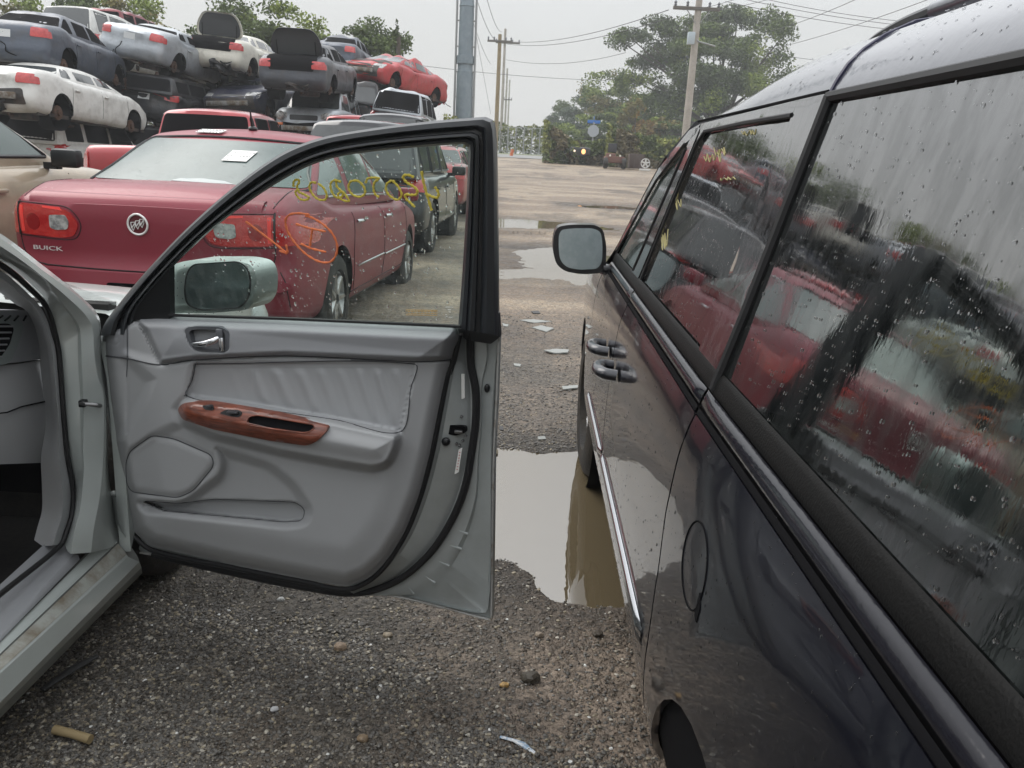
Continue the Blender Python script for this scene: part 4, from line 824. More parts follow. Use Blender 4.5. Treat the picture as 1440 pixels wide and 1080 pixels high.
# ------------------------------------------------------------------ car builder (local frame: x right, y forward from the rear bumper, z up)
def rbox(W, L_, H_, r, sp):
    def ax(a, b): n = max(2, int((b-a)/sp+.5)); t = np.linspace(a, b, n+1); return t
    X, Y, Z = ax(-W, W), ax(0, L_), ax(0, H_); ids = {}; V = []; Fc = []
    def vid(p):
        k = (round(p[0], 5), round(p[1], 5), round(p[2], 5))
        if k not in ids: ids[k] = len(V); V.append(k)
        return ids[k]
    def face(A, B, f, rev):
        for i in range(len(A)-1):
            for j in range(len(B)-1):
                q = [vid(f(A[i], B[j])), vid(f(A[i+1], B[j])), vid(f(A[i+1], B[j+1])), vid(f(A[i], B[j+1]))]
                Fc.append(tuple(q[::-1] if rev else q))
    face(X, Y, lambda a, b: (a, b, 0), True); face(X, Y, lambda a, b: (a, b, H_), False)
    face(X, Z, lambda a, b: (a, 0, b), False); face(X, Z, lambda a, b: (a, L_, b), True)
    face(Y, Z, lambda a, b: (-W, a, b), True); face(Y, Z, lambda a, b: (W, a, b), False)
    V = np.array(V); lo = np.array([-W+r, r, r]); hi = np.array([W-r, L_-r, H_-r]); c = np.clip(V, lo, hi); d = V-c; n = np.linalg.norm(d, axis=1, keepdims=True); n[n == 0] = 1
    return c+d/n*r, Fc
class Surf:
    def __init__(s, *meshes):
        V = []; Fc = []
        for v, f in meshes: n = len(V); V += [Vector(p) for p in v]; Fc += [tuple(i+n for i in q) for q in f]
        s.b = BVHTree.FromPolygons(V, Fc)
    def hit(s, o, d):
        h = s.b.ray_cast(Vector(o), Vector(d))
        if h[0] is None:
            h = s.b.find_nearest(Vector(o)+Vector(d)*3); 
        n = h[1]; n = n if n.dot(Vector(d)) < 0 else -n
        return h[0], n
    def side(s, sg): return lambda y, z: s.hit((sg*4, y, z), (-sg, 0, 0))
    def rear(s): return lambda x, z: s.hit((x, -4, z), (0, 1, 0))
    def front(s, L_): return lambda x, z: s.hit((x, L_+4, z), (0, -1, 0))
    def top(s): return lambda x, y: s.hit((x, y, 4), (0, 0, -1))
SPECS = dict(
 sedan=dict(L=4.8, W=.91, zb=.22, top=[(0, .95), (.12, 1.04), (.9, 1.08), (1.3, .98), (3.4, .95), (3.75, .97), (4.55, .80), (4.8, .68)], rp=[(.2, .15), (.35, .03), (.55, 0), (.62, .05), (.9, .07), (1.05, .14)], fp=[(.2, -.15), (.35, -.03), (.5, 0), (.65, -.05), (.8, -.2)],
   gh=(.75, 1.55, 2.75, 3.75, 1.44, .80, .60), zg=.93, wh=(1.0, 3.85), wr=.325, pil=[(1.55, 1.75), (2.42, 2.52)], doors=[(1.35, 2.46), (2.46, 3.55)], tl=[(.52, .76), (.53, .95), (.95, .94), (.95, .76)], lz=(.72, .98)),
 suv=dict(L=4.5, W=.91, zb=.30, top=[(0, 1.0), (.3, 1.05), (3.3, 1.05), (3.6, 1.04), (4.3, .95), (4.5, .8)], rp=[(.2, .15), (.4, .03), (.6, 0), (.7, .05), (1.0, .08)], fp=[(.2, -.15), (.4, -.03), (.6, 0), (.8, -.04), (1., -.1)],
   gh=(.07, .32, 2.55, 3.25, 1.74, .83, .68), zg=1.0, wh=(.85, 3.55), wr=.36, pil=[(.32, .42), (1.0, 1.12), (1.98, 2.08)], doors=[(1.05, 2.03), (2.03, 3.05)], tl=[(.68, .85), (.68, 1.35), (.90, 1.35), (.90, .85)], lz=(.85, 1.1)),
 pickup=dict(L=5.3, W=.95, zb=.38, top=[(0, 1.22), (2.1, 1.22), (2.3, 1.15), (4.1, 1.12), (5.0, 1.05), (5.3, .9)], rp=[(.3, .12), (.5, .0), (.62, 0), (.66, .08), (1.2, .08)], fp=[(.3, -.15), (.5, -.03), (.7, 0), (1., -.06)],
   gh=(2.05, 2.25, 3.5, 4.2, 1.83, .84, .70), zg=1.08, wh=(1.15, 4.35), wr=.38, pil=[(2.3, 2.4), (2.85, 2.95)], doors=[(2.9, 3.95)], tl=[(.76, .78), (.76, 1.15), (.94, 1.15), (.94, .78)], lz=(.8, 1.0)))
GLASST = M('tinted_glass', (.030, .036, .036), .05, spec=1., coat=.3, bump=(12, .0008, 3))
GLASSF = M('misted_glass', (.105, .14, .135), .25, spec=.45, var=((.08, .11, .105), 3, .4, .65))
REDL = M('tail_lens', (.40, .012, .014), .15, coat=1., bump=(70, .002, 1), var=((.60, .05, .04), 6, .45, .7)); CLRL = M('clear_lens', (.5, .5, .48), .12, coat=1., var=((.2, .2, .2), 20, .4, .6)); AMB = M('amber_lens', (.65, .16, .03), .2, coat=1.)
PLATE = M('plate', (.6, .62, .62), .4)
def paint(name, c, m=.25, c2=None): return M(name, c, .3, metal=m, coat=.9, coatr=.05, bump=(3, .004, 2), var=(c2 or tuple(a*.75 for a in c), 2.5, .4, .7))
def smooth_faces(V, Fc, A, r):
    """cut a wheel arch: A = (y, z) centre"""
    return
def car_shell(sp, sizes, crumple=0., seed=0, sag=0.):
    L_, W, zb = sp['L'], sp['W'], sp['zb']; H_ = .75
    V, Fc = rbox(W, L_, H_, .11, sizes); top = spw(sp['top'], .1)
    rp = pw(sp['rp']); fp = pw(sp['fp']); sidep = spw(sp.get('side', [(.15, .90), (.3, .97), (.5, 1.), (.75, 1.), (.95, .975), (1.2, .95)]), .05)
    plan = spw([(0, .93), (.4, .98), (1.2, 1.), (L_-1.4, 1.), (L_-.5, .96), (L_, .86)], .15)
    o = np.empty_like(V)
    for i, (x, y, z) in enumerate(V):
        t = z/H_; zt = top(y); zz = zb+t*(zt-zb)+.025*(1-(x/W)**2)*t
        wr = 1-float(ss(y, 0, .7)); wf = float(ss(y, L_-.8, L_)); k = (x/W)**2
        yy = y+wr*(rp(zz)+.10*k)+wf*(fp(zz)-.16*k)
        o[i] = (x*plan(y)*sidep(zz), yy, zz)
    if crumple:
        for i, (x, y, z) in enumerate(o):
            a = vn(np.array([x*3+seed]), np.array([y*2.2+z*2]), seed)[0]-.5; b_ = vn(np.array([y*3+seed*2.]), np.array([z*4+x]), seed+5)[0]-.5
            o[i] = (x+a*crumple, y+b_*crumple, z+(a+b_)*crumple*.6)
    # arches
    keep = []; yc = sp['wh']; R_ = sp['wr']+.045; zc = sp['wr']
    for f in Fc:
        c = o[list(f)].mean(0)
        if abs(c[0]) > W*.72 and any((c[1]-y_)**2+(c[2]-zc)**2 < R_*R_ for y_ in yc): continue
        keep.append(f)
    cnt = {}
    for f in keep:
        for i in range(len(f)):
            k = (min(f[i], f[i-1]), max(f[i], f[i-1])); cnt[k] = cnt.get(k, 0)+1
    for k, c in cnt.items():
        if c == 1:
            for v in k:
                if abs(o[v][0]) > W*.84:
                    y_ = min(yc, key=lambda q: abs(q-o[v][1])); d = np.array([o[v][1]-y_, o[v][2]-zc]); n = np.linalg.norm(d)
                    if n < R_*1.5: o[v][1] = y_+d[0]/n*R_; o[v][2] = zc+d[1]/n*R_
    return o, keep
def gh_shell(sp, sizes, crumple=0., seed=0, sag=0.):
    yb0, yt0, yt1, yb1, zr, wb, wt = sp['gh']; zg = sp['zg']; LL = yb1-yb0
    V, Fc = rbox(1., 1., 1., .001, 1.); n = max(10, int(LL/sizes)); m = max(8, int(1.6/sizes)); h = max(5, int(.5/sizes))
    # rounded box in normalised units, then bent
    V, Fc = rbox(.8, LL, .5, .055, sizes); o = np.empty_like(V)
    for i, (x, y, z) in enumerate(V):
        t = z/.5; s = y/LL; tt = t**1.08
        y0 = lerp(yb0, yt0, tt); y1 = lerp(yb1, yt1, tt); u = x/.8
        yy = lerp(y0, y1, s)
        # bowed screens
        yy += (-.10*(1-u*u)*(1-s)**3*1.+.14*(1-u*u)*s**3)
        crown = .05*(1-u*u)-.035*(2*s-1)**2*1.2
        zz = zg+t*(zr-zg-.03+crown)
        o[i] = (u*lerp(wb, wt, t**1.15)*(1-.05*(2*s-1)**2), yy, zz)
    if crumple or sag:
        for i, (x, y, z) in enumerate(o):
            a = vn(np.array([x*3.3+seed]), np.array([y*3.]), seed+3)[0]; t = (z-zg)/(zr-zg)
            o[i] = (x, y, z-max(0, t)*(sag*(.6+.8*a))+t*(a-.5)*crumple*2)
    return o, Fc
def dist_car(kind, label, cat, mat, loc=None, head=0., pitch=0., roll=0., sizes=.09, wheels='hub', glass=None, crumple=0., sag=0., seed=1, tail=True, lid=None, group=None, name=None, over=None, flat_glass=None, hood=None, front_dark=False, mirrors=True, plate=True, details=True, liner=True, roofk=True, root=None):
    sp = dict(SPECS[kind]); sp.update(over or {}); L_, W = sp['L'], sp['W']
    root = thing(name or {'sedan': 'wrecked_sedan', 'suv': 'wrecked_suv', 'pickup': 'pickup_truck'}[kind], label, cat, group=group)
    bv, bf = car_shell(sp, sizes, crumple, seed); gv, gf = gh_shell(sp, sizes, crumple, seed, sag)
    B = Surf((bv, bf)); G = Surf((gv, gf)); glass = glass or GLASST
    ctr = Vector((0, L_/2, 0)); sh = lambda v: [tuple(Vector(p)-ctr) for p in v]
    def O(name_, V, Fc, m_, par=root, **k): return mk(name_, sh(V) if par is root else V, Fc, m_, par, **k)
    if name is None: glass = [GLASST, DARK][seed % 2]  # dark sheets stand for the shaded interior where glass is missing
    body = mk('body', bv, bf, mat, root); cabin = mk('cabin', gv, gf, mat, root); kids = [body, cabin]
    yb0, yt0, yt1, yb1, zr, wb, wt = sp['gh']; zg = sp['zg']; zl = zg+.10; zt_ = zr-.115-sag
    yr = lambda z: lerp(yb0, yt0, (z-zg)/(zr-zg)); yf = lambda z: lerp(yb1, yt1, (z-zg)/(zr-zg))
    # side windows between the pillars
    for sg in (-1, 1):
        ed = [yr(zl)+.22, *[q for p in sp['pil'] for q in p], yf(zl)-.16]
        segs = []; pl = list(sp['pil']); last = None
        for i in range(len(pl)+1):
            a = (lambda z: yr(z)+.10) if i == 0 else (lambda z, p=pl[i-1]: p[1])
            b_ = (lambda z: yf(z)-.09) if i == len(pl) else (lambda z, p=pl[i]: p[0])
            P4 = [(a(zl), zl), (b_(zl), zl), (b_(zt_), zt_), (a(zt_), zt_)]
            if P4[1][0]-P4[0][0] < .12: continue
            if P4[2][0]-P4[3][0] < .06: 
                ym = (P4[2][0]+P4[3][0])/2; zz = zl+(zt_-zl)*.72; P4 = [P4[0], P4[1], (b_(zt_), zt_), (b_(zt_)-.05, zt_)] if i == 0 else P4
            kids.append(sheet('side_window', roundpoly(P4, .03, 3), G.side(sg), glass, cabin, sp=max(.07, sizes), th=.01, off=.004))
            if wheels == 'full' and name != 'maroon_sedan':
                rp_ = roundpoly(P4, .03, 3); kids.append(MB().tube([(lambda q: q[0]+q[1]*.004)(G.side(sg)(*q)) for q in rp_+rp_[:1]], .014, 5).build('window_seal', BLACK, cabin))
    kids.append(sheet('rear_window', roundpoly([(-wb*.88, zl-.02 if kind != 'sedan' else zg+.14), (wb*.88, zl-.02 if kind != 'sedan' else zg+.14), (wt*.90, zr-.10-sag), (-wt*.90, zr-.10-sag)], .05, 3), G.rear(), flat_glass or glass, cabin, sp=max(.07, sizes), th=.012, off=.005))
    kids.append(sheet('windscreen', roundpoly([(-wb*.88, zg+.10), (wb*.88, zg+.10), (wt*.92, zr-.09-sag), (-wt*.92, zr-.09-sag)], .05, 3), G.front(L_), glass, cabin, sp=max(.07, sizes), th=.012, off=.005))
    # doors
    if details:
        mb = MB()
        for sg in (-1, 1):
            for (a, b_) in sp['doors']:
                mb.tube([B.side(sg)(a, z)[0] for z in np.linspace(.34, sp['zg']-.02, 7)], .005, 4)
            a, b_ = sp['doors'][-1]; mb.tube([B.side(sg)(b_+.02*math.sin(i), z)[0] for i, z in enumerate(np.linspace(.34, sp['zg']-.02, 7))], .005, 4)
        o = mb.build('door_gap', DARK, body)
        for sg in (-1, 1):
            for (a, b_) in sp['doors']:
                p, n = B.side(sg)(a+.14, sp['zg']-.13); MB().box(p+n*.02, (.03, .17, .03), b=.01).build('door_handle', mat, body)
            if mirrors:
                p = Vector((sg*(W*.98+.02), sp['doors'][-1][1]-.22, sp['zg']+.10)); MB().box(p+Vector((sg*.09, 0, 0)), (.22, .11, .14), b=.035).box(p-Vector((sg*.03, 0, .06)), (.12, .05, .05)).build('wing_mirror', BLACK, root).location = -ctr
    if tail:
        for sg in (-1, 1):
            sheet('tail_light', roundpoly([(min(x, W*.905)*sg, z) for x, z in sp['tl']], .03, 3), B.rear(), REDL, body, sp=.06, th=.03, off=.014)
            z0, z1 = sp['lz']; sheet('tail_light', roundpoly([(.16, sp['tl'][0][1]), (.16, sp['tl'][2][1]-.03), (.30, sp['tl'][2][1]-.05), (.30, sp['tl'][0][1])], .03, 3), B.side(sg), REDL, body, sp=.06, th=.03, off=.014); sheet('head_light', roundpoly([(sg*W*.5, z0-.09), (sg*W*.5, z1-.2), (sg*W*.88, z1-.18), (sg*W*.86, z0-.09)], .03, 3), B.front(L_), CLRL, body, sp=.06, th=.02, off=.006)
        if plate: sheet('number_plate', [(-.15, sp['lz'][0]-.02), (.15, sp['lz'][0]-.02), (.15, sp['lz'][0]+.13), (-.15, sp['lz'][0]+.13)], B.rear(), PLATE, body, sp=.2, th=.006, off=.006)
        sheet('grille', roundpoly([(-W*.42, sp['lz'][0]-.14), (W*.42, sp['lz'][0]-.14), (W*.42, sp['lz'][1]-.25), (-W*.42, sp['lz'][1]-.25)], .04, 3), B.front(L_), BLACK, body, sp=.08, th=.01, off=.004)
    # underside, wheel wells and wheels
    mb = MB(); mb.box((0, L_/2, sp['zb']+.02), (W*1.7, L_*.86, .07)).tube([(.15, .4, sp['zb']-.05), (.15, L_*.4, sp['zb']-.06), (0, L_*.7, sp['zb']-.04)], .04, 8).box((.35, .55, sp['zb']-.06), (.5, .25, .14), b=.04)
    for y_ in sp['wh']: mb.tube([(-W*.8, y_, sp['wr']-.02), (W*.8, y_, sp['wr']-.02)], .035, 8)
    mb.build('underside', GUNK, root).location = -ctr
    for sg in (-1, 1):
        for y_ in sp['wh']: MB().lathe([(sg*W*.90, sp['wr']+.05), (sg*W*.55, sp['wr']+.05), (sg*W*.55, .02)], (0, y_, sp['wr']), 'X', 20).build('wheel_well', DARK, root).location = -ctr
    for sg in (-1, 1):
        for y_ in sp['wh']:
            if wheels == 'hub':
                c_ = Vector((sg*W*.84, y_, sp['wr']-.02)); MB().lathe([(-.03, .01), (-.03, .14), (.0, .15), (.02, .14), (.02, .07), (.06, .06), (.06, .01)], c_, 'X', 16).build('hub', RUST, root).location = -ctr
            elif wheels == 'full':
                wh_ = empty('wheel'); wh_.parent = root; wh_.location = -ctr; c_ = Vector((sg*(W-.12), y_, sp['wr']-.01))
                MB().lathe([(a*1.05, b_*sp['wr']/.326) for a, b_ in tprof+[tprof[0]]], c_, 'X', 30).build('tyre', TYRE, wh_)
                mb = MB(); q = sg; mb.lathe([(q*.085, .20), (q*.06, .195), (q*.03, .17), (q*.02, .05), (q*.02, .001)], c_, 'X', 24)
                for k in range(7):
                    a = 2*PI*k/7; mb.tube([c_+Vector((q*.055, math.cos(a)*.04, math.sin(a)*.04)), c_+Vector((q*.075, math.cos(a)*.19, math.sin(a)*.19))], [.035, .02], 6)
                mb.build('rim', ALLOY, wh_)
    if lid:   # open boot: black sheets painted for the shaded hollow, and raised lid
        ang, col = lid
        sheet('boot_opening_shade', roundpoly([(-W*.62, .70), (W*.62, .70), (W*.72, 1.02), (-W*.72, 1.02)], .04, 3), B.rear(), DARK, body, sp=.08, th=.01, off=.012)
        sheet('boot_well_shade', roundpoly([(-W*.70, .16), (W*.70, .16), (W*.66, yb0-.02), (-W*.66, yb0-.02)], .04, 3), B.top(), DARK, body, sp=.08, th=.01, off=.012)
        hinge = Vector((0, yb0-.04, 1.10)); rot = Matrix.Rotation(math.radians(ang), 3, 'X')
        out_ = [(-W*.74, 0), (W*.74, 0), (W*.72, -.36), (W*.50, -.66), (-W*.50, -.66), (-W*.72, -.36)]
        def ls(o_): 
            def f(u, v): 
                p = Vector((u, v, .05*(1-(u/W)**2)-.10*max(0, (-v-.45)/.27)**2+o_)); return hinge+rot @ p, rot @ Vector((0, 0, 1))
            return f
        ld = sheet('boot_lid', roundpoly(out_, .16, 5), ls(0), mat, body, sp=.08, th=.03)
        sheet('lid_lining', roundpoly([(a*.9, b_*.9-.03) for a, b_ in out_], .14, 5), ls(-.032), M('lid_lining', (.045, .048, .05), .7), ld, sp=.08, th=.004)
        mb = MB(); 
        for sg in (-1, 1): mb.tube([hinge+Vector((sg*W*.55, .0, -.05)), hinge+rot @ Vector((sg*W*.55, -.35, -.02))], .012, 6)
        mb.build('lid_strut', DARK, ld)
    if hood:
        ys = np.linspace(yb1+.02, L_-.2, 8); sheet('engine_opening', roundpoly([(-W*.75, yb1+.05), (W*.75, yb1+.05), (W*.7, L_-.35), (-W*.7, L_-.35)], .05, 3), B.top(), GUNK, body, sp=.1, th=.02, off=.008)
    for k in kids[:2]: k.location = -ctr
    root.rotation_mode = 'XYZ'
    R_ = Matrix.Rotation(-math.radians(head), 4, 'Z') @ Matrix.Rotation(-math.radians(pitch), 4, 'X') @ Matrix.Rotation(math.radians(roll), 4, 'Y')
    root.rotation_euler = R_.to_euler()
    if loc is not None:
        if len(loc) == 4: px, py, Y, hz = loc; P = ony(px, py, Y); root.location = P-(R_ @ Vector((0, 0, hz)))
        else: root.location = Vector(loc)
    return root, dict(B=B, G=G, body=body, cabin=cabin, sp=sp, ctr=ctr, R=R_)
# ------------------------------------------------------------------ the maroon sedan ahead of the open door
MAR = M('maroon_paint', (.215, .020, .036), .42, metal=.1, coat=.25, coatr=.10, bump=(40, .0004, 4), var=((.21, .022, .036), 7, .4, .7))
ov = dict(L=5.16, W=.925, top=[(0, .99), (.10, 1.045), (.2, 1.07), (.75, 1.09), (1.2, 1.0), (3.6, .95), (3.85, .99), (4.85, .82), (5.16, .68)],
          rp=[(.2, .16), (.35, .04), (.56, 0), (.60, .035), (.66, .05), (.88, .03), (.98, .02), (1.05, .10)], gh=(.66, 1.60, 2.75, 3.85, 1.50, .86, .68), zg=.96, wh=(1.12, 4.08), wr=.335, pil=[(1.66, 1.80), (2.62, 2.72)], doors=[(1.55, 2.67), (2.67, 3.85)], lz=(.70, .95), side=[(.15, .90), (.3, .965), (.5, .995), (.7, 1.), (.88, .985), (1.0, .95), (1.2, .93)])
BR, bi = dist_car('sedan', 'maroon luxury sedan parked ahead of the open grey door, its tail and side seen', 'car', MAR, head=1.9, pitch=1.5, sizes=.05, wheels='full', glass=M('side_glass_misted', (.10, .14, .13), .08, spec=1., coat=.5, bump=(20, .0008, 3)), flat_glass=GLASSF, over=ov, tail=False, name='maroon_sedan', details=False)
hd = math.radians(1.9); ctr2 = Vector((0, 5.16/2, 0)); BR.location = Vector((-2.23, 4.70, 0))+(bi['R'].to_3x3() @ ctr2)
B, G, body, cabin = bi['B'], bi['G'], bi['body'], bi['cabin']; RS = B.rear()
def rline(name, pts, r, mat, par, surf, off=0., n=40): return MB().tube([(lambda q: q[0]+q[1]*off)(surf(u, v)) for u, v in rcurve(pts, n)], r, 5).build(name, mat, par)
GAPM = M('maroon_gap', (.02, .004, .006), .7)
# boot shut line and lamps
for sg in (-1, 1):
    tl = roundpoly([(sg*.41, .775), (sg*.37, .85), (sg*.43, .925), (sg*.56, .945), (sg*.765, .953), (sg*.765, .775), (sg*.5, .762)], .03, 4)
    l1_ = sheet('tail_light', tl, RS, REDL, body, sp=.03, th=.02, off=.007)
    sheet('tail_light', roundpoly([(sg*.778, .775), (sg*.778, .953), (sg*.895, .950), (sg*.905, .775)], .012, 3), RS, REDL, body, sp=.025, th=.02, off=.007)
    sheet('tail_light', roundpoly([(.11, .775), (.105, .95), (.20, .945), (.26, .86), (.25, .775)], .02, 3), B.side(sg), REDL, body, sp=.03, th=.02, off=.004)
    sheet('lamp_bar', [(sg*.735, .79), (sg*.755, .79), (sg*.755, .94), (sg*.735, .94)], RS, M('lamp_bright', (.85, .06, .05), .3), l1_, sp=.03, th=.012, off=.0085); sheet('lamp_bar', [(sg*.47, .922), (sg*.60, .932), (sg*.60, .944), (sg*.49, .94)], RS, M('lamp_bright'), l1_, sp=.03, th=.012, off=.0085); sheet('lamp_bulb', [(sg*.67+.045*math.cos(a), .85+.05*math.sin(a)) for a in np.linspace(0, 2*PI, 16)[:-1]], RS, M('lamp_deep', (.28, .01, .012), .15, coat=1.), l1_, sp=.03, th=.012, off=.0085)
    sheet('reversing_lens', roundpoly([(sg*.445, .815), (sg*.43, .86), (sg*.45, .90), (sg*.555, .895), (sg*.56, .82), (sg*.52, .808)], .015, 3), RS, CLRL, l1_, sp=.03, th=.012, off=.012)
    rline('boot_gap', [(sg*.772, .97), (sg*.772, .80), (sg*.775, .75), (sg*.765, .68), (sg*.73, .625), (sg*.60, .598)], .0045, GAPM, body, RS, 0)
    rline('lamp_gap', [(sg*.771, .768), (sg*.771, .86), (sg*.771, .958)], .006, BLACK, body, RS, .006, 8)
    rline('lamp_gap', [(sg*.772, .961), (sg*.56, .953), (sg*.425, .935), (sg*.362, .85), (sg*.40, .768), (sg*.50, .752), (sg*.77, .765)], .0035, GAPM, body, RS, 0)
rline('boot_gap', [(-.62, .598), (-.3, .592), (0, .59), (.3, .592), (.62, .598)], .0055, GAPM, body, RS)
rline('boot_gap', [(-.80, .62), (-.83, .55), (-.84, .40)], .004, GAPM, body, RS); rline('boot_gap', [(.80, .62), (.83, .55), (.84, .40)], .004, GAPM, body, RS)
TS = B.top()
for sg in (-1, 1): rline('boot_gap', [(sg*.755, .16), (sg*.76, .40), (sg*.73, .62)], .0035, GAPM, body, TS)
rs2 = lambda o: (lambda u, v: (lambda q: (q[0]+q[1]*o, q[1]))(RS(u, v)))
bl = []
for v, o in ((.965, .0), (.985, .012), (1.005, .020), (1.02, .012), (1.03, 0)): bl.append([tuple(rs2(o)(u, v)[0]) for u in np.linspace(-.70, .70, 30)])
strip('lip_crease', bl, MAR, body, n=30, sharp=True)
sheet('bumper_step', roundpoly([(-.86, .535), (-.80, .565), (0, .572), (.80, .565), (.86, .535), (.80, .505), (0, .50), (-.80, .505)], .02, 3), RS, MAR, body, sp=.05, th=.02, off=.022)
sheet('plate_recess', roundpoly([(-.20, .40), (.20, .40), (.20, .525), (-.20, .525)], .02, 3), RS, DARK, body, sp=.05, th=.02, off=.024)
def flatxf(V, o_, ux, uz): return [o_+ux*v[0]+uz*v[1]+uz.cross(ux)*v[2]*1. for v in V]
def rtext(name, txt, x, z, size, mat, sx=1.25, bold=.004):
    V, Fc = text_mesh(txt, size, .002, bold=bold, sx=sx); V2_ = []
    for v in V:
        p, n = RS(x+v.x, z+v.y); V2_.append(p+n*(.003+v.z))
    return mk(name, V2_, Fc, mat, body, False)
CHB = M('badge_chrome', (.8, .78, .76), .3, metal=.35)
rtext('badge_lettering', 'BUICK', -.60, .694, .036, CHB, 1.95, .0); rtext('badge_lettering', 'LUCERNE', .545, .694, .032, CHB, 1.85, .0)
ec = (-.005, .868); mb = MB()
mb.tube([rs2(.008)(ec[0]+.058*math.cos(a), ec[1]+.058*math.sin(a))[0] for a in np.linspace(0, 2*PI, 41)], .0065, 8)
for k, (dx, dz) in enumerate(((-.026, -.010), (.002, .0), (.028, .010))):
    s_ = [(-.017, .026), (.016, .030), (.013, .0), (-.004, -.034), (-.016, -.010)]
    mb.tube([rs2(.008)(ec[0]+dx+a*.78, ec[1]+dz+b_*.78)[0] for a, b_ in s_+s_[:1]], .0028, 6)
    mb.tube([rs2(.008)(ec[0]+dx+.012, ec[1]+dz+.020)[0], rs2(.008)(ec[0]+dx-.011, ec[1]+dz-.012)[0]], .0035, 6)
mb.build('emblem', CHB, body)
sheet('emblem_field', [(ec[0]+.054*math.cos(a), ec[1]+.054*math.sin(a)) for a in np.linspace(0, 2*PI, 30)[:-1]], RS, M('emblem_red', (.10, .012, .018), .3), body, sp=.03, th=.004, off=.003)
# doors, chrome side strips, handles
for sg in (-1, 1):
    S = B.side(sg); so_ = lambda o, S=S: (lambda u, v: (lambda q: (q[0]+q[1]*o, q[1]))(S(u, v)))
    mb = MB()
    for pts in ([(1.56, .93), (1.54, .80), (1.50, .66), (1.52, .5), (1.56, .34)], [(2.67, .94), (2.67, .34)], [(3.80, .94), (3.83, .7), (3.80, .34)], [(1.5, .33), (3.8, .33)]): mb.tube([so_(0)(u, v)[0] for u, v in rcurve(pts, 14)], .005, 4)
    mb.build('door_gap', GAPM, body)
    for y in (1.70, 2.82):
        p, n = S(y, .86); mb = MB(); mb.tube([p+n*.01+Vector((0, -.08, 0)), p+n*.035+Vector((0, -.05, 0)), p+n*.035+Vector((0, .05, 0)), p+n*.01+Vector((0, .08, 0))], .013, 8); mb.build('door_handle', CHROME, body)
    for a, b_ in ((1.62, 2.64), (2.70, 3.74)): rline('side_strip', [(a, .52), ((a+b_)/2, .525), (b_, .53)], .008, CHROME, body, S, .004, 12)
    gs = G.side(sg); rline('window_chrome', [(1.15, 1.045), (1.7, 1.05), (2.6, 1.045), (3.55, 1.035)], .007, CHROME, cabin, gs, .006, 24)
    rline('window_chrome', [(1.42, 1.30), (1.62, 1.375), (2.1, 1.39), (2.7, 1.375), (3.1, 1.27)], .006, CHROME, cabin, gs, .006, 24)
    MB().box((sg*1.0, 3.45, 1.04), (.2, .10, .13), b=.035).build('wing_mirror', MAR, body)
sheet('fuel_flap', roundpoly([(.98, .74), (1.14, .74), (1.14, .9), (.98, .9)], .03, 3), B.side(1), MAR, body, sp=.05, th=.004, off=.002) if False else None
GR = G.rear()
rg = lambda o: (lambda u, v: (lambda q: (q[0]+q[1]*o, q[1]))(GR(u, v)))
rline('glass_border', [(-.755, 1.09), (-.69, 1.20), (-.61, 1.39), (-.5, 1.41), (0, 1.425), (.5, 1.41), (.61, 1.39), (.69, 1.20), (.755, 1.09), (.4, 1.08), (0, 1.078), (-.4, 1.08), (-.70, 1.085)], .010, BLACK, cabin, GR, .004, 90)
def sticker(name, x0, x1, z0, z1, surf, par, skew=.03, rows=3):
    P4 = [(x0, z0), (x1, z0), (x1+skew, z1), (x0+skew, z1)]; s = sheet(name, P4, surf, WHITEL, par, sp=.06, th=.002, off=.013)
    mb = MB(); random.seed(int(x0*100)+4)
    for r_ in range(rows):
        for c_ in range(8):
            if random.random() < .25: continue
            a = (c_+.15)/8.; f = (r_+.35)/rows
            q = lambda a_: (lambda t: t[0]+t[1]*.0145)(surf(lerp(x0, x1, a_)+skew*f, lerp(z0, z1, f)))
            mb.tube([q(a+.02), q(a+.02+random.uniform(.03, .08))], .0022, 4)
    mb.build('sticker_print', M('grey_print', (.3, .3, .31), .6), s); return s
sticker('window_sticker', .09, .26, 1.25, 1.325, GR, cabin)
def gtop(u, v): return G.top()(u, v)
sticker('roof_sticker', -.26, -.06, 1.447, 1.472, GR, cabin, .03, 2)
ap, an = G.top()(.09, 1.70)
mb = MB(); mb.ell(ap+Vector((0, 0, .012)), (.034, .05, .022), 12); mb.tube([ap+Vector((0, -.01, .01)), ap+Vector((0, -.03, .08)), ap+Vector((0, -.045, .14))], [.013, .009, .005], 8); mb.build('aerial', BLACK, cabin)
# rain on boot and glass
random.seed(31); P_ = []; Nn_ = []; R_l = []
while len(P_) < 900:
    if random.random() < .5: q = TS(random.uniform(-.8, .8), random.uniform(.1, .66))
    else: q = GR(random.uniform(-.6, .6), random.uniform(1.09, 1.38))
    P_.append(q[0]+q[1]*.004); Nn_.append(q[1]); R_l.append(random.uniform(.0015, .0035))
drops('raindrops', P_, Nn_, R_l, DROP, body)
# fan of wiped mist inside the back window: parcel shelf lamp
sheet('shelf_lamp', roundpoly([(-.16, 1.105), (.28, 1.100), (.20, 1.118), (.05, 1.128), (-.10, 1.122)], .008, 3), GR, M('pale_shelf', (.32, .36, .36), .3), cabin, sp=.05, th=.002, off=.009)
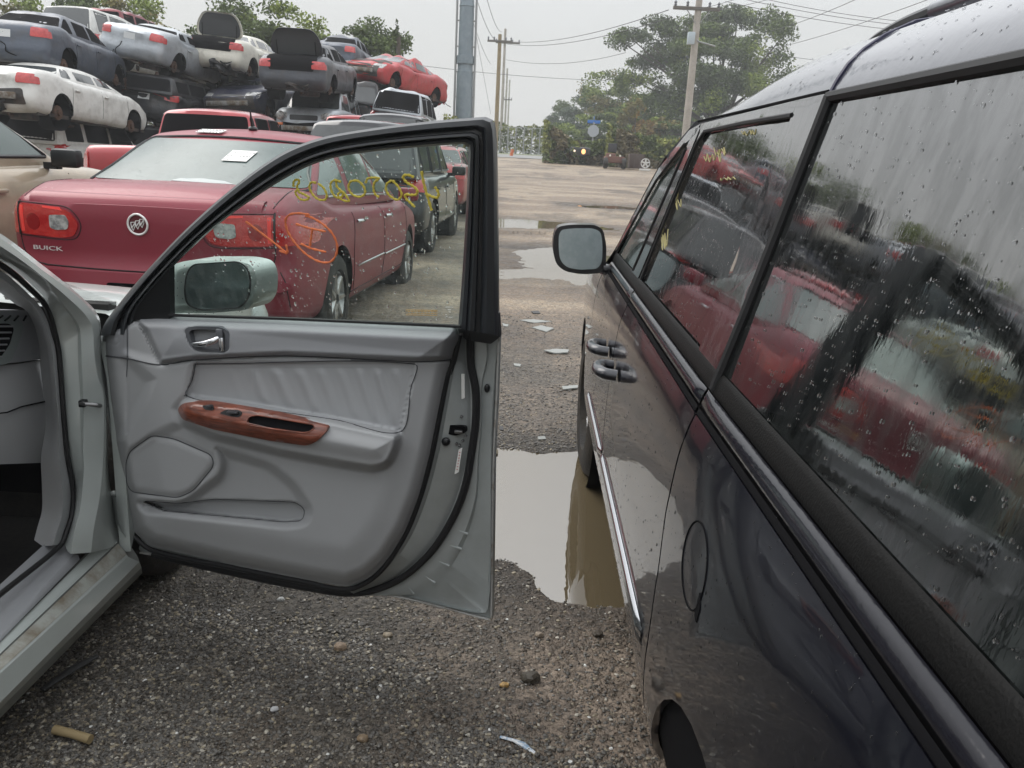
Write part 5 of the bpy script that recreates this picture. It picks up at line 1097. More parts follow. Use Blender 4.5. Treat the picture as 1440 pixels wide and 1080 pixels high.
# ------------------------------------------------------------------ the tan crossover at the left edge
TAN = paint('tan_paint', (.47, .39, .285), .2)
dist_car('suv', 'tan crossover at the left edge beside the maroon sedan, black mirror on its door', 'car', TAN, loc=(-4.55, 5.7, .0), head=5, sizes=.07, wheels='full', over=dict(L=4.8, zb=.25, top=[(0, 1.05), (.3, 1.12), (3.4, 1.12), (3.9, 1.08), (4.6, .95), (4.8, .8)], gh=(.3, .8, 2.4, 3.45, 1.72, .84, .70), zg=1.08, wh=(.9, 3.8), pil=[(.9, 1.0), (1.3, 1.42), (2.3, 2.4)], doors=[(1.35, 2.35), (2.35, 3.35)]), glass=M('side_glass_misted'), name='tan_crossover')
# ------------------------------------------------------------------ parked behind
RED = paint('red_paint', (.36, .022, .028), .15); DGY = paint('dark_grey_paint', (.05, .055, .065), .4); WHT = paint('white_paint', (.62, .62, .60), 0.); SLV = paint('silver_body', (.36, .39, .42), .5); CRM = paint('cream_paint', (.60, .59, .52), 0.); BLKP = paint('black_paint', (.012, .013, .016), .3); GRB = paint('grey_blue_paint', (.085, .10, .125), .4); NVY = paint('navy_wreck_paint', (.018, .022, .045), .3)
dist_car('pickup', 'red pickup truck parked behind the maroon sedan, white brake lamp on its cab', 'pickup truck', RED, loc=(-4.87, 13.3, .02), head=1, sizes=.09, wheels='full')
dist_car('pickup', 'smaller red pickup half hidden beyond the maroon roof and black door frame', 'pickup truck', RED, loc=(-3.95, 20.0, .3), head=0, sizes=.1, wheels='full')
dist_car('suv', 'black truck cap seen just above the open door frame', 'pickup truck', BLKP, loc=(-2.56, 18.0, .22), head=0, sizes=.1, wheels='full', name='black_truck', over=dict(gh=(.07, .32, 2.3, 3.0, 1.84, .70, .62)))
dist_car('suv', 'dark truck ahead of the maroon sedan, seen through the wet door glass', 'pickup truck', BLKP, loc=(-2.05, 12.9, -.0), head=2, sizes=.09, wheels='full', name='dark_truck')
dist_car('sedan', 'far red car seen through the wet door glass near its right edge', 'car', RED, loc=(-1.95, 19.5, .1), head=3, mirrors=False, sizes=.1, wheels='full', name='red_car')
def wpaint(name, c, m=.2): return M(name, c, .42, metal=m, coat=.35, coatr=.2, bump=(2.6, .035, 5), var=(tuple(.62*a+b_ for a, b_ in zip(c, (.03, .024, .017))), 3.2, .47, .70))
RED = wpaint('wreck_red', (.40, .024, .028), .05); DGY = wpaint('wreck_dark_grey', (.055, .060, .072), .3); WHT = wpaint('wreck_white', (.66, .66, .63), 0.); SLV = wpaint('wreck_silver', (.40, .43, .46), .35); CRM = wpaint('wreck_cream', (.64, .62, .54), 0.); BLKP = wpaint('wreck_black', (.014, .015, .018)); GRB = wpaint('wreck_grey_blue', (.075, .090, .118), .3); NVY = wpaint('wreck_navy', (.018, .022, .045)); MAR2 = wpaint('wreck_maroon', (.2, .02, .03))
# ------------------------------------------------------------------ the stacked wrecks
GP = 'wrecked cars stacked in the pile'
def W(kind, label, mat, loc, head, pitch=0, roll=0, **k):
    root, q = dist_car(kind, label, 'wrecked car', mat, loc=loc, head=head, pitch=pitch, roll=roll, group=GP, mirrors=False, **k)
    r = random.Random(k.get('seed', 1)*7+3); sp = q['sp']; B = q['B']; L_, W_ = sp['L'], sp['W']
    def bent(name, c, sx_, sz_, mt, par=root):
        V = []; n = 7
        for i in range(n):
            for j in range(n): V.append((c[0]+(i/(n-1)-.5)*sx_, c[1]+.10*math.sin(i*1.3+j*.8+r.random())*r.uniform(.4, 1), c[2]+(j/(n-1)-.5)*sz_+.05*math.sin(i*1.1)))
        mk(name, V, [(i*n+j, (i+1)*n+j, (i+1)*n+j+1, i*n+j+1) for i in range(n-1) for j in range(n-1)], mt, par, False).location = -q['ctr']
    dark_f = k.get('seed', 1) in (2, 8, 12, 14, 16)
    S = B.rear() if k.get('seed') == 2 else B.front(L_)
    if dark_f:
        sheet('stripped_front' if k.get('seed') != 2 else 'stripped_tail', roundpoly([(-W_*.78, .34), (W_*.78, .36), (W_*.70, .66), (W_*.2, .62), (-W_*.74, .70)], .05, 3), S, GUNK if k.get('seed') != 12 else DARK, q['body'], sp=.07, th=.02, off=.012)
        yb = -.03 if k.get('seed') == 2 else L_+.02
        MB().box((0, yb, .50), (W_*1.3, .06, .13), b=.02).build('bumper_beam', M('bare_metal', (.3, .3, .29), .5, metal=.6, var=((.12, .09, .06), 5, .4, .6)), root).location = -q['ctr']
    if k.get('seed') == 12:
        for sg in (-1, 1):
            o = MB().ell((sg*W_*.70, L_-.06, .82), (.12, .07, .12), 14).build('round_lamp', CLRL, root); o.location = -q['ctr']
            o = MB().box((sg*W_*.72, L_+.0, .60), (.22, .05, .07), b=.015).build('indicator', AMB, root); o.location = -q['ctr']
    for i in range(3):
        sgn = r.choice((-1, 1)); pts = [(r.uniform(-.7, .7), r.choice((.1, L_-.1))+r.uniform(-.2, .2), r.uniform(.35, .7))]
        for j in range(3): pts.append((pts[-1][0]+r.uniform(-.25, .25), pts[-1][1]+r.uniform(-.1, .1), pts[-1][2]-r.uniform(.08, .22)))
        MB().tube([tuple(v) for v in rcurve(pts, 12)], .012, 5).build('hanging_cable', DARK, root).location = -q['ctr']
    bent('torn_panel', (r.uniform(-.5, .5), r.choice((.0, L_)), .32), r.uniform(.4, .8), r.uniform(.15, .3), r.choice((GUNK, mat, BLACK)))
    bent('torn_panel', (W_*1.0*r.choice((1, 1, -1)), r.uniform(.6, L_-.6), .25), r.uniform(.05, .15), r.uniform(.15, .3), r.choice((GUNK, RUST)))
    MB().tube([(.2, .3, .18), (.25, L_*.45, .12), (.05, L_*.8, .2)], .035, 6).build('exhaust_pipe', RUST, root).location = -q['ctr']
W('sedan', 'grey blue sedan on top of the white sedan at the far left of the stack', GRB, (-11.15, 20.2, 2.52), -5, 1, 2, seed=1, crumple=.04)
W('sedan', 'white sedan with its rear bumper torn off under the grey blue sedan', WHT, (-10.3, 18.7, 1.42), 3, 3, 1, seed=2, crumple=.04, sag=.12)
W('suv', 'crushed white wagon at the bottom of the stack behind the red truck bed', WHT, (-10.7, 20.2, .12), 5, 1, 2, seed=3, crumple=.07)
W('suv', 'white crossover with an orange tail lamp at the top behind the silver sedan', WHT, (-12.4, 25.4, 2.95), 4, 2, 0, seed=4, crumple=.03)
W('sedan', 'silver sedan lying tilted on dark wrecks with its boot end towards us', SLV, (-10.2, 24.4, 3.0), 4, 3, 9, seed=5, crumple=.07, sag=.12)
W('sedan', 'cream white sedan with its boot lid standing open on the stack', CRM, (-8.8, 26.3, 3.15), 3, 0, 4, seed=6, crumple=.05, sag=.1, lid=(-84, 1))
W('suv', 'crushed black wagon under the silver sedan', BLKP, (-9.9, 24.2, 1.5), 4, 1, 5, seed=7, crumple=.12, sag=.25)
W('sedan', 'dark blue wreck with a stripped front under the cream sedan', NVY, (-8.1, 25.8, 2.0), 183, 2, 3, seed=8, crumple=.12, sag=.2)
W('suv', 'black wreck lowest in the stack behind the red truck cab', BLKP, (-9.8, 24.0, .15), 4, 0, 0, seed=9, crumple=.12, sag=.2)
W('suv', 'navy wreck at ground level under the dark blue wreck', NVY, (-8.0, 25.0, .2), 2, 0, 0, seed=10, crumple=.12, sag=.1)
W('sedan', 'dark grey sedan with red tail lamps and open boot on top of the off-road wagon', DGY, (-6.05, 24.2, 2.68), 0, -4, 1, seed=11, crumple=.03, lid=(-74, 1))
W('suv', 'silver off-road wagon with round headlights facing us under the dark grey sedan', SLV, (-6.0, 24.9, 1.30), 180, -1, 0, seed=12, crumple=.03, over=dict(L=4.3, top=[(0, 1.05), (.3, 1.12), (3.0, 1.1), (3.3, 1.08), (4.2, 1.0), (4.3, .9)]))
W('sedan', 'dark saloon behind the open boot sedan on top of the stack', GRB, (-6.7, 31.5, 3.75), 2, 1, 2, seed=13, crumple=.08)
W('sedan', 'bright red coupe with its smashed nose at the right end of the stack', RED, (-4.75, 30.8, 3.25), 204, -5, -5, seed=14, crumple=.14, sag=.08, hood=True)
W('suv', 'silver minivan tilted under the red coupe at the right end of the stack', SLV, (-3.95, 28.3, 1.45), 3, 1, 5, seed=15, crumple=.06, over=dict(zb=.25, L=4.7))
W('suv', 'black wreck with twisted metal between the off-road wagon and the minivan', BLKP, (-5.4, 29.4, 1.7), 5, 2, 3, seed=16, crumple=.2, sag=.1)
W('suv', 'flattened black wreck at ground level beneath the off-road wagon', BLKP, (-6.4, 25.8, .1), 182, 0, 0, seed=18, crumple=.12, sag=.45)
W('suv', 'flattened navy wreck at ground level beneath the silver minivan', NVY, (-3.9, 28.2, .3), 3, 0, 0, seed=19, crumple=.12, sag=.5)
W('suv', 'maroon truck roof peeping over the white crossover at the top', MAR2, (-14.2, 31, 3.75), 4, 0, 0, seed=17, crumple=.05)
W('suv', 'black wreck propping up the red coupe, mostly hidden behind the silver minivan', BLKP, (-4.75, 30.8, 1.65), 2, 0, 0, seed=21, crumple=.12, sag=.1)
# ------------------------------------------------------------------ beyond the yard: street, trees, poles, wires
ASPH = M('street_asphalt', (.22, .22, .215), .6, bump=(4, .01, 3))
def strip_ground(name, y0, y1, mat, label, cat, dz):
    xs_ = np.linspace(-300, 300, 60); V = [(x, y, gb(y)+dz) for y in (y0, y1) for x in xs_]; n = len(xs_)
    o = mk(name, V, [(i, i+1, n+i+1, n+i) for i in range(n-1)], mat); tag(o, label, cat, kind='structure'); return o
strip_ground('street', 58.5, 66, ASPH, 'pale wet street beyond the yard', 'street', .03)
def leaves(n, pts_fn, size, seed):
    r = np.random.default_rng(seed); P = pts_fn(r, n); n = len(P); s = size*r.uniform(.6, 1.4, n)
    a = r.normal(size=(n, 3)); a /= np.linalg.norm(a, axis=1, keepdims=True); b_ = r.normal(size=(n, 3)); b_ -= a*(a*b_).sum(1, keepdims=True); b_ /= np.linalg.norm(b_, axis=1, keepdims=True)
    V = np.stack([P-a*s[:, None], P+b_*s[:, None]*.55, P+a*s[:, None], P-b_*s[:, None]*.55], 1).reshape(-1, 3)
    return V, np.arange(4*n).reshape(n, 4)
def leafmat(name, c1, c2):
    return M(name, c1, .6, spec=.3, var=(c2, .9, .35, .65))
BARK = M('bark', (.09, .075, .06), .9, bump=(12, .03, 3)); 
def tree(name, label, cat, base, H_, clusters, mats, nleaf, size, seed, trunk_r=.25, group=None, trunk_h=None, limbs=True):
    """clusters: (dx, dy, z, rx, ry, rz) ellipsoids relative to base; leaves crowd their outer shells"""
    root = thing(name, label, cat, base, group=group); r = random.Random(seed)
    vol = np.array([c[3]*c[4]*c[5] for c in clusters])**(2/3.); vol = vol/vol.sum()
    sub = []
    for c in clusters:                                   # break each into clumps
        for k in range(9):
            a = r.uniform(0, 2*PI); t = r.uniform(-.9, 1.); q = math.sqrt(max(0, 1-t*t))*r.uniform(.45, 1.)
            sub.append((c[0]+math.cos(a)*q*c[3], c[1]+math.sin(a)*q*c[4], c[2]+t*c[5]*.9, c[3]*r.uniform(.3, .62), c[4]*r.uniform(.3, .62), c[5]*r.uniform(.28, .55)))
    def pts(rg, n):
        w_ = np.array([c[3]*c[4] for c in sub]); w_ /= w_.sum(); k = rg.choice(len(sub), n, p=w_); S_ = np.array(sub)[k]
        d = rg.normal(size=(n, 3)); d /= np.linalg.norm(d, axis=1, keepdims=True); rad = rg.random(n)**.5; return S_[:, :3]+d*S_[:, 3:]*rad[:, None]
    V, Fc = leaves(nleaf, pts, size, seed); mi = np.random.default_rng(seed+1).choice(len(mats), len(Fc), p=None)
    # neighbouring leaves share a tone: choose by clump noise
    c = V.reshape(-1, 4, 3).mean(1); q = fbm(c[:, 0]*.5+seed, c[:, 2]*.5+c[:, 1]*.3, 3, seed); mi = np.clip(((q-.3)/.4*len(mats)).astype(int), 0, len(mats)-1)
    mk('crown', V.tolist(), Fc.tolist(), mats, root, False, mi=mi.tolist())
    mb = MB(); th = trunk_h or H_*.35; mb.tube([(0, 0, -.4), (0, 0, th*.5), (.1, 0, th)], [trunk_r*1.25, trunk_r, trunk_r*.8], 10)
    if limbs:
        for c_ in clusters+sub[::5]:
            st_ = Vector((.05, 0, th*r.uniform(.5, 1.))); e_ = Vector(c_[:3]); mid_ = st_.lerp(e_, .5)+Vector((r.uniform(-.4, .4), r.uniform(-.4, .4), r.uniform(0, .5)))
            mb.tube([st_, mid_, e_], [trunk_r*.45, trunk_r*.22, .03], 6)
    mb.build('trunk', BARK, root); return root
G1 = leafmat('leaf_green', (.12, .165, .045), (.08, .115, .032)); G2 = leafmat('leaf_light', (.25, .30, .065), (.17, .225, .045)); G3 = leafmat('leaf_dark', (.085, .115, .045), (.06, .085, .035)); GY_ = leafmat('leaf_yellow', (.23, .19, .06), (.16, .15, .05)); GO = leafmat('leaf_orange', (.30, .17, .05), (.2, .15, .05)); GB_ = leafmat('leaf_bluish', (.12, .155, .105), (.085, .12, .08))
def bp_(px, Y, z=None): 
    p = ony(px, 235, Y); return (p.x, Y, gb(Y) if z is None else z)
def zat(px, py, Y): return ony(px, py, Y).z
# big spreading tree behind the right pole
b0 = bp_(1005, 78); top_ = zat(970, 20, 78)-b0[2]; sx = 78/FPX
cl = []
for (px, py, rx, rz_) in ((905, 62, 46, 30), (950, 38, 50, 24), (1010, 40, 48, 26), (1050, 62, 36, 34), (880, 110, 24, 22), (985, 92, 70, 34), (1060, 110, 40, 36), (920, 125, 42, 34), (1090, 150, 34, 40), (1000, 150, 60, 40), (945, 165, 40, 34), (1060, 175, 50, 40)):
    cl.append(((px-1005)*sx, random.uniform(-2, 2), zat(px, py, 78)-b0[2], rx*sx, rx*sx*.8, rz_*sx))
tree('spreading_tree', 'big spreading green tree behind the pale utility pole', 'tree', b0, top_, cl, [G3, G1, G1, G2], 75000, .125, 11, .45, trunk_h=4.5)
def simple_tree(px, topy, Y, wpx, mats, seed, label, n=5200, name='leafy_tree', size=.125, group='trees beyond the yard', basepx=235, k=5, lean=0):
    b0 = bp_(px, Y); s = Y/FPX; top_ = zat(px, topy, Y)-b0[2]; r = random.Random(seed); cl = []
    for i in range(k):
        f = (i+.5)/k; wz = math.sin((.16+.74*f)*PI)**.55; cl.append((r.uniform(-.35, .35)*wpx*s*wz, r.uniform(-1, 1), top_*(.14+.76*f), wpx*s*.5*wz, wpx*s*.4*wz, top_/k*.75))
    return tree(name, label, 'tree', b0, top_, cl, mats, int(n*1.7), size, seed, .2, group)
simple_tree(785, 142, 105, 52, [GB_, G1], 21, 'bluish green tree farthest left behind the vine hedge')
simple_tree(815, 120, 95, 60, [GB_, GB_, G1], 22, 'dull green tree behind the blue street sign')
simple_tree(858, 100, 88, 95, [G2, G1, GY_], 23, 'yellowish green tree left of the big spreading tree', 8000)
simple_tree(905, 128, 84, 60, [G2, GY_], 24, 'light green tree below the big crown', 6000)
simple_tree(890, 136, 70, 34, [GO, GY_], 25, 'small orange tree turning colour above the hedge', 2600, size=.12)
simple_tree(830, 150, 80, 70, [G2, G1], 26, 'low bushy green tree just behind the street sign', 5000)
simple_tree(925, 160, 72, 55, [G2, GY_, G1], 27, 'yellow green bush tree left of the utility pole', 5000, size=.13)
simple_tree(1105, 92, 110, 60, [GB_, G1], 28, 'distant green tree right of the big crown above the minivan roof')
simple_tree(1142, 86, 112, 34, [G2, GY_], 29, 'pale distant tree farthest right above the minivan roof', 3000)
simple_tree(975, 132, 85, 80, [G1, G2], 31, 'olive tree mass at the foot of the big spreading tree', 8000)
simple_tree(1040, 150, 90, 130, [G3, G1], 30, 'dark tree mass behind the lower part of the utility pole', 9000)
# trees behind the stack of wrecks
for i, (px, ty, wd, ms, lb) in enumerate(((-10, 8, 60, [GY_, GO], 'yellow tree at the far left above the grey blue sedan'), (40, 14, 50, [GY_, G2], 'yellowing tree behind the grey blue wreck'), (150, 12, 46, [G2, G1], 'thin green tree behind the white crossover'), (200, 10, 60, [G2, GY_], 'pale green tree above the silver wreck'), (250, 14, 60, [GY_, G2], 'yellow green tree left of the open boot lid'), (345, 26, 50, [G1, G2], 'green tree right of the open boot lid'), (400, 16, 70, [G1, G2], 'leafy green tree above the dark grey wreck'), (450, 24, 60, [G2, G1], 'loose green tree above the stack centre'), (495, 34, 54, [G2, G1], 'sparse tree above the dark saloon wreck'))):
    simple_tree(px, ty-18, 40, wd*2.3, ms, 40+i, lb, 9500, size=.085, group='trees behind the wrecks', name='thin_tree')
b0 = bp_(556, 38); s = 38/FPX; tp = zat(556, 40, 38)-b0[2]
tree('pine_tree', 'dark pointed evergreen behind the red wreck', 'tree', b0, tp, [(0, 0, tp*f, (1-f)*42*s+.12, (1-f)*42*s+.12, tp*.08) for f in (.25, .38, .5, .62, .73, .83, .92, .98)], [G3, G1], 5000, .09, 61, .12, limbs=False, trunk_h=tp*.95)
simple_tree(520, 68, 36, 60, [G2, GY_], 62, 'pale bush left of the evergreen above the wrecks', 3000, size=.07, name='thin_tree')
# vine hedge along the street
HM = leafmat('vine_leaf', (.12, .155, .045), (.08, .11, .035)); HB = leafmat('vine_brown', (.17, .145, .07), (.115, .09, .05)); HL = leafmat('vine_light', (.24, .26, .06), (.17, .19, .05))
def hedge(px0, px1, y0, y1, Y, n, seed, label, mats, name='vine_hedge', size=.10):
    p0 = ony(px0, 235, Y); p1 = ony(px1, 235, Y); root = thing(name, label, 'hedge', ((p0.x+p1.x)/2, Y, gb(Y)), group='vine covered fence'); cx = (p0.x+p1.x)/2
    tops = [zat(px, lerp(y0, y1, (px-px0)/(px1-px0)), Y)-gb(Y) for px in np.linspace(px0, px1, 12)]
    def pts(rg, n):
        u = rg.random(n); x = lerp(p0.x-cx, p1.x-cx, u); t = np.interp(u, np.linspace(0, 1, 12), tops)*(.78+.34*fbm(x*1.1+seed, x*0, 3, seed)); z = rg.random(n)**.8*t
        y = rg.normal(size=n)*.35*(1.2-z/t.max()*.5); y += (fbm(x*1.5, z*1.5, 3, seed+2)-.5)*1.6; return np.stack([x, y, z], 1)
    V, Fc = leaves(n, pts, size, seed); c = V.reshape(-1, 4, 3).mean(1); q = fbm(c[:, 0]*.9+seed, c[:, 2]*.9, 3, seed+7)+.12*(c[:, 2]/max(tops)-.5); mi = np.clip(((q-.3)/.4*len(mats)).astype(int), 0, len(mats)-1)
    mk('foliage', V.tolist(), Fc.tolist(), mats, root, False, mi=mi.tolist())
    mb = MB(); 
    for k in range(int(abs(p1.x-p0.x)/.9)): x = p0.x-cx+.4+k*.9; mb.tube([(x, 0, 0), (x+.1, 0, max(tops)*.6)], .04, 5)
    mb.build('stems', BARK, root); return root
hedge(762, 812, 168, 200, 52, 5200, 71, 'tall brown green vine clump at the left end of the hedge', [HB, HB, HM, HL])
hedge(805, 860, 196, 192, 52.5, 5200, 72, 'green vine hedge under the blue street sign', [HB, HM, HM, HL])
hedge(850, 895, 172, 186, 51.5, 5200, 73, 'tall vine clump between the street sign and the loader', [HB, HM, HL])
hedge(885, 985, 188, 196, 52, 8200, 74, 'long low vine hedge right of the loader', [HB, HM, HL, HM])
hedge(690, 765, 170, 176, 75, 2600, 75, 'thin vines hanging on the far fence left of the hedge', [HL, HM], size=.12)
hedge(620, 660, 150, 158, 34, 500, 76, 'sparse autumn bush beside the steel pylon', [GY_, HL], size=.07, name='sparse_bush')
# far wire fence left of the hedge
p0 = ony(690, 235, 70); p1 = ony(768, 235, 70); f_ = thing('wire_fence', 'long grey wire fence beyond the street', 'fence', ((p0.x+p1.x)/2, 70, gb(70)))
for k in range(8):
    x = lerp(p0.x, p1.x, k/7)-(p0.x+p1.x)/2; MB().tube([(x, 0, 0), (x, 0, 2.1)], .05, 6).build('post', M('galvanised', (.32, .33, .33), .5, metal=.5), f_)
mb = MB()
for z in (.2, .8, 1.4, 2.1): mb.tube([(p0.x-(p0.x+p1.x)/2, 0, z), (p1.x-(p0.x+p1.x)/2, 0, z)], .02, 4)
mb.build('rail', M('galvanised'), f_)
tag(MB().tube([Vector(ony(716, 232, 63)), Vector(ony(721, 210, 63))], .12, 6).build('marker_post', M('orange_post', (.6, .16, .06), .6)), 'leaning orange marker post on the grass beyond the street', 'post')
def place(o, base): o.location = Vector(base); return o
# steel pylon
GALV = M('weathered_steel', (.26, .31, .345), .55, metal=.3, var=((.2, .25, .28), 3, .35, .65), bump=(9, .01, 2))
Y = 40.; bx = ony(651, 200, Y).x; k = Y/FPX
py_ = thing('steel_pylon', 'thick blue grey steel pylon rising beyond the stack of wrecks', 'pylon', (bx, Y, gb(Y)))
hgt = zat(656, 0, Y)-gb(Y)+10
MB().lathe([(0, 11.6*k), (zat(651, 100, Y)-gb(Y), 10.8*k), (zat(651, 100, Y)-gb(Y)+.01, 10.1*k), (zat(656, 10, Y)-gb(Y), 9.4*k), (zat(656, 10, Y)-gb(Y)+.02, 10*k), (zat(656, 8, Y)-gb(Y)+.1, 9.2*k), (hgt, 7.5*k)], (0, 0, 0), 'Z', 12).build('shaft', GALV, py_)
mb = MB(); z = zat(651, 90, Y)-gb(Y)
mb.lathe([(z, 11.8*k), (z+.35, 11.8*k), (z+.36, 10*k)], (0, 0, 0), 'Z', 12); mb.build('collar', GALV, py_)
for sg in (-1, 1):
    MB().tube([(sg*13*k, -.1, 0), (sg*12.5*k, -.1, 7), (sg*12*k, -.1, hgt)], .05, 6).build('conduit', M('galvanised'), py_)
    for q in range(9): MB().tube([(sg*8*k, -.1, 1+q*1.1), (sg*13*k, -.1, 1+q*1.1)], .035, 5).build('bracket', M('galvanised'), py_)
WOODP = M('weathered_pole', (.46, .43, .39), .85, var=((.33, .30, .26), 2, .35, .65), bump=(20, .01, 3)); WOODY = M('yellow_pole', (.30, .24, .13), .85, var=((.22, .17, .1), 2, .35, .65))
def upole(px, ytop, Y, r_, mat, label, arms=(), cats='utility pole', box_=None, topr=None, name='utility_pole'):
    bx = ony(px, 200, Y).x; g0 = gb(Y); zt = zat(px, ytop, Y)-g0; root = thing(name, label, cats, (bx, Y, g0), group='utility poles beyond the yard')
    MB().tube([(0, 0, -.3), (0, 0, zt)], [r_, (topr or r_*.75)], 10).build('shaft', mat, root)
    for (ya, w1, w2) in arms:
        za = zat(px, ya, Y)-g0; s = Y/FPX
        MB().box(((w2-w1)*s/2, -.12, za), ((w1+w2)*s, .12, .14), b=.01).build('crossarm', M('weathered_arm', (.14, .13, .115), .85), root)
        for x in (-w1*s*.92, -w1*s*.45, w2*s*.5, w2*s*.93): MB().lathe([(0, .03), (.05, .07), (.1, .045), (.15, .07), (.2, .04), (.24, 0.001)], (x, -.12, za+.07), 'Z', 10).build('insulator', M('insulator_grey', (.12, .13, .15), .3), root)
    return root
P1 = upole(697, 48, 62, .17, WOODY, 'yellow brown wooden pole with a short crossarm, left of the thin poles', [(58, 16, 16)])
P2 = upole(704, 40, 75, .14, WOODP, 'tall thin grey pole just right of the yellow brown pole', [(60, 12, 20)])
P3 = upole(709, 96, 110, .15, WOODP, 'farther thin pole third from the yellow brown pole', [(140, 6, 8)])
P4 = upole(713, 112, 140, .16, WOODP, 'farthest thin pole at the right of the pole row')
RP = upole(963, -60, 38, .19, WOODP, 'pale utility pole with a wide crossarm and meter box above the hedge', [(12, 33, 27)], topr=.13)
s = 38/FPX; g0 = gb(38); bxz = zat(966, 55, 38)-g0
MB().box((-7*s, -.25, bxz), (9*s, .25, 15*s), b=.03).build('meter_box', M('pale_box', (.45, .52, .56), .5), RP)
MB().tube([(0, -.1, bxz), (4*s, -.15, bxz-.1), (26*s, -.1, bxz-.25)], .035, 6).build('bracket', M('galvanised'), RP)
MB().tube([(-16*s, -.1, zat(970, 12, 38)-g0-.02), (0, -.1, zat(970, 12, 38)-g0-.7), (16*s, -.1, zat(970, 12, 38)-g0-.02)], .025, 5).build('arm_brace', M('galvanised'), RP)
# overhead wires
WIRE = M('wire', (.06, .06, .065), .6)
def wire(a, b_, sag=.4, r_=.018, label='', grp='overhead wires'):
    a = Vector(a); b_ = Vector(b_); P = [a.lerp(b_, t)-Vector((0, 0, sag*4*t*(1-t))) for t in np.linspace(0, 1, 16)]; o = MB().tube(P, r_*.75, 5).build('overhead_wire', WIRE); tag(o, label, 'wire', grp); return o
A = lambda px, py, Y: ony(px, py, Y)
wire(A(712, 58, 70), A(940, 14, 38), .5, .022, 'wire from the thin poles up to the pale pole crossarm, uppermost')
wire(A(713, 62, 70), A(945, 24, 38), .5, .022, 'wire from the thin poles up to the pale pole crossarm, middle')
wire(A(712, 84, 72), A(880, 74, 60), .5, .022, 'nearly level wire crossing the sky left of the big tree')
wire(A(560, 88, 60), A(850, 113, 70), .2, .022, 'low wire sloping down behind the steel pylon')
wire(A(960, 14, 38), A(1100, -30, 26), .2, .012, 'wire leaving the pale crossarm to the upper right, left one'); wire(A(985, 16, 38), A(1180, -35, 26), .2, .012, 'wire leaving the pale crossarm to the upper right, right one')
wire(A(1083, 44, 50), A(1215, -6, 30), .1, .015, 'short wire rising steeply right of the big tree'); wire(A(1080, 70, 50), A(1330, -10, 30), .15, .015, 'long wire rising to the right over the minivan roof')
wire(A(1030, -5, 40), A(1345, 42, 40), .2, .016, 'upper of the three wires falling to the right'); wire(A(1060, -5, 42), A(1345, 36, 42), .2, .016, 'middle wire falling to the right above the roof rail'); wire(A(1020, 2, 42), A(1330, 48, 42), .2, .016, 'lowest of the three wires falling to the right')
wire(A(1080, 74, 50), A(1200, 88, 50), .1, .016, 'short low wire touching the minivan roof line')
wire(A(665, -20, 40), A(700, 58, 62), .5, .02, 'guy wire dropping from the pylon to the yellow brown pole'); wire(A(680, -20, 40), A(706, 45, 75), .5, .02, 'steep wire dropping to the thin grey pole'); wire(A(665, 30, 41), A(690, 90, 62), .2, .016, 'thin slanting stay right of the pylon')
wire(A(690, 160, 60), A(668, 40, 45), .0, .014, 'straight stay wire leaning left behind the door frame corner')
for i in range(3): wire((-8-i*.5, -6, 9.5), (-7-i*.5, 48, 9.5), 1., .018, 'service wire strung high over the wrecks seen in the minivan window, number of three side by side' if False else ['inner service wire strung high above the row of parked cars', 'middle service wire strung high above the row of parked cars', 'outer service wire strung high above the row of parked cars'][i])
# street sign with stop sign back
Y = 60.; q = ony(831, 230, Y); s = Y/FPX; sg_ = thing('street_sign', 'blue street name sign above the grey back of an eight sided sign', 'sign', (q.x, Y, gb(Y)))
zc = zat(831, 184, Y)-gb(Y); MB().tube([(0, 0, 0), (0, 0, zc+.6)], .05, 8).build('post', M('galvanised'), sg_)
r8 = 8*s; V = [(r8*math.cos(PI/8+a*PI/4), d, zc+r8*math.sin(PI/8+a*PI/4)) for d in (-.07, -.05) for a in range(8)]
mk('sign_plate', V, [tuple(range(8)), tuple(range(15, 7, -1))]+[(i, (i+1) % 8, 8+(i+1) % 8, 8+i) for i in range(8)], M('sign_back', (.40, .43, .46), .5, metal=.3), sg_, False)
MB().box((0, 0, zc+.62), (17*s, .03, .22), b=.005).build('name_plate', M('sign_blue', (.03, .16, .5), .4), sg_); MB().box((0, 0, zc+.88), (.03, 6*s, .2), b=.005).build('name_plate', M('sign_blue'), sg_)
# turn lamp glow of a car waiting behind the hedge, loader, crate, wheel
LG = thing('waiting_car', 'car nose with a lit amber lamp poking through the hedge gap', 'car', tuple(ony(816, 213, 50.8)))
MB().box((0, .5, 0), (1.3, .8, .5), b=.12).build('body', BLKP, LG); MB().ell((.2, .06, 0), (.13, .06, .16), 10).build('lamp', M('lit_amber', (1, .45, .15), .4, emit=((1, .5, .2), 1.)), LG)
MB().ell((-.35, .06, .02), (.07, .05, .07), 10).build('lamp', M('lit_white', (1, .8, .6), .4, emit=((1, .8, .6), .5)), LG)
q = ony(862, 240, 48); RB = M('faded_red', (.16, .075, .055), .7, var=((.16, .07, .05), 2, .4, .6)); ld = thing('tractor_loader', 'faded red yard tractor parked in the vines', 'tractor', (q.x, 48, gb(48)))
MB().box((0, 0, .5), (1.1, 1.0, .36), b=.04).box((-.2, 0, .75), (.5, .8, .2), b=.05).build('body', RB, ld); MB().box((-.1, .3, 1.15), (.5, .08, .5), b=.03).build('seat', M('cab_dark', (.035, .035, .04), .6), ld)
for x in (-.52, .52): MB().lathe([(-.1, .12), (-.12, .27), (0, .31), (.12, .27), (.1, .12), (-.1, .12)], (x, -.5, .31), 'X', 20).build('tyre', TYRE, ld); MB().ell((x*.55, -.52, .72), (.06, .04, .06), 8).build('head_lamp', M('lamp_glass', (.8, .78, .7), .3, emit=None), ld)
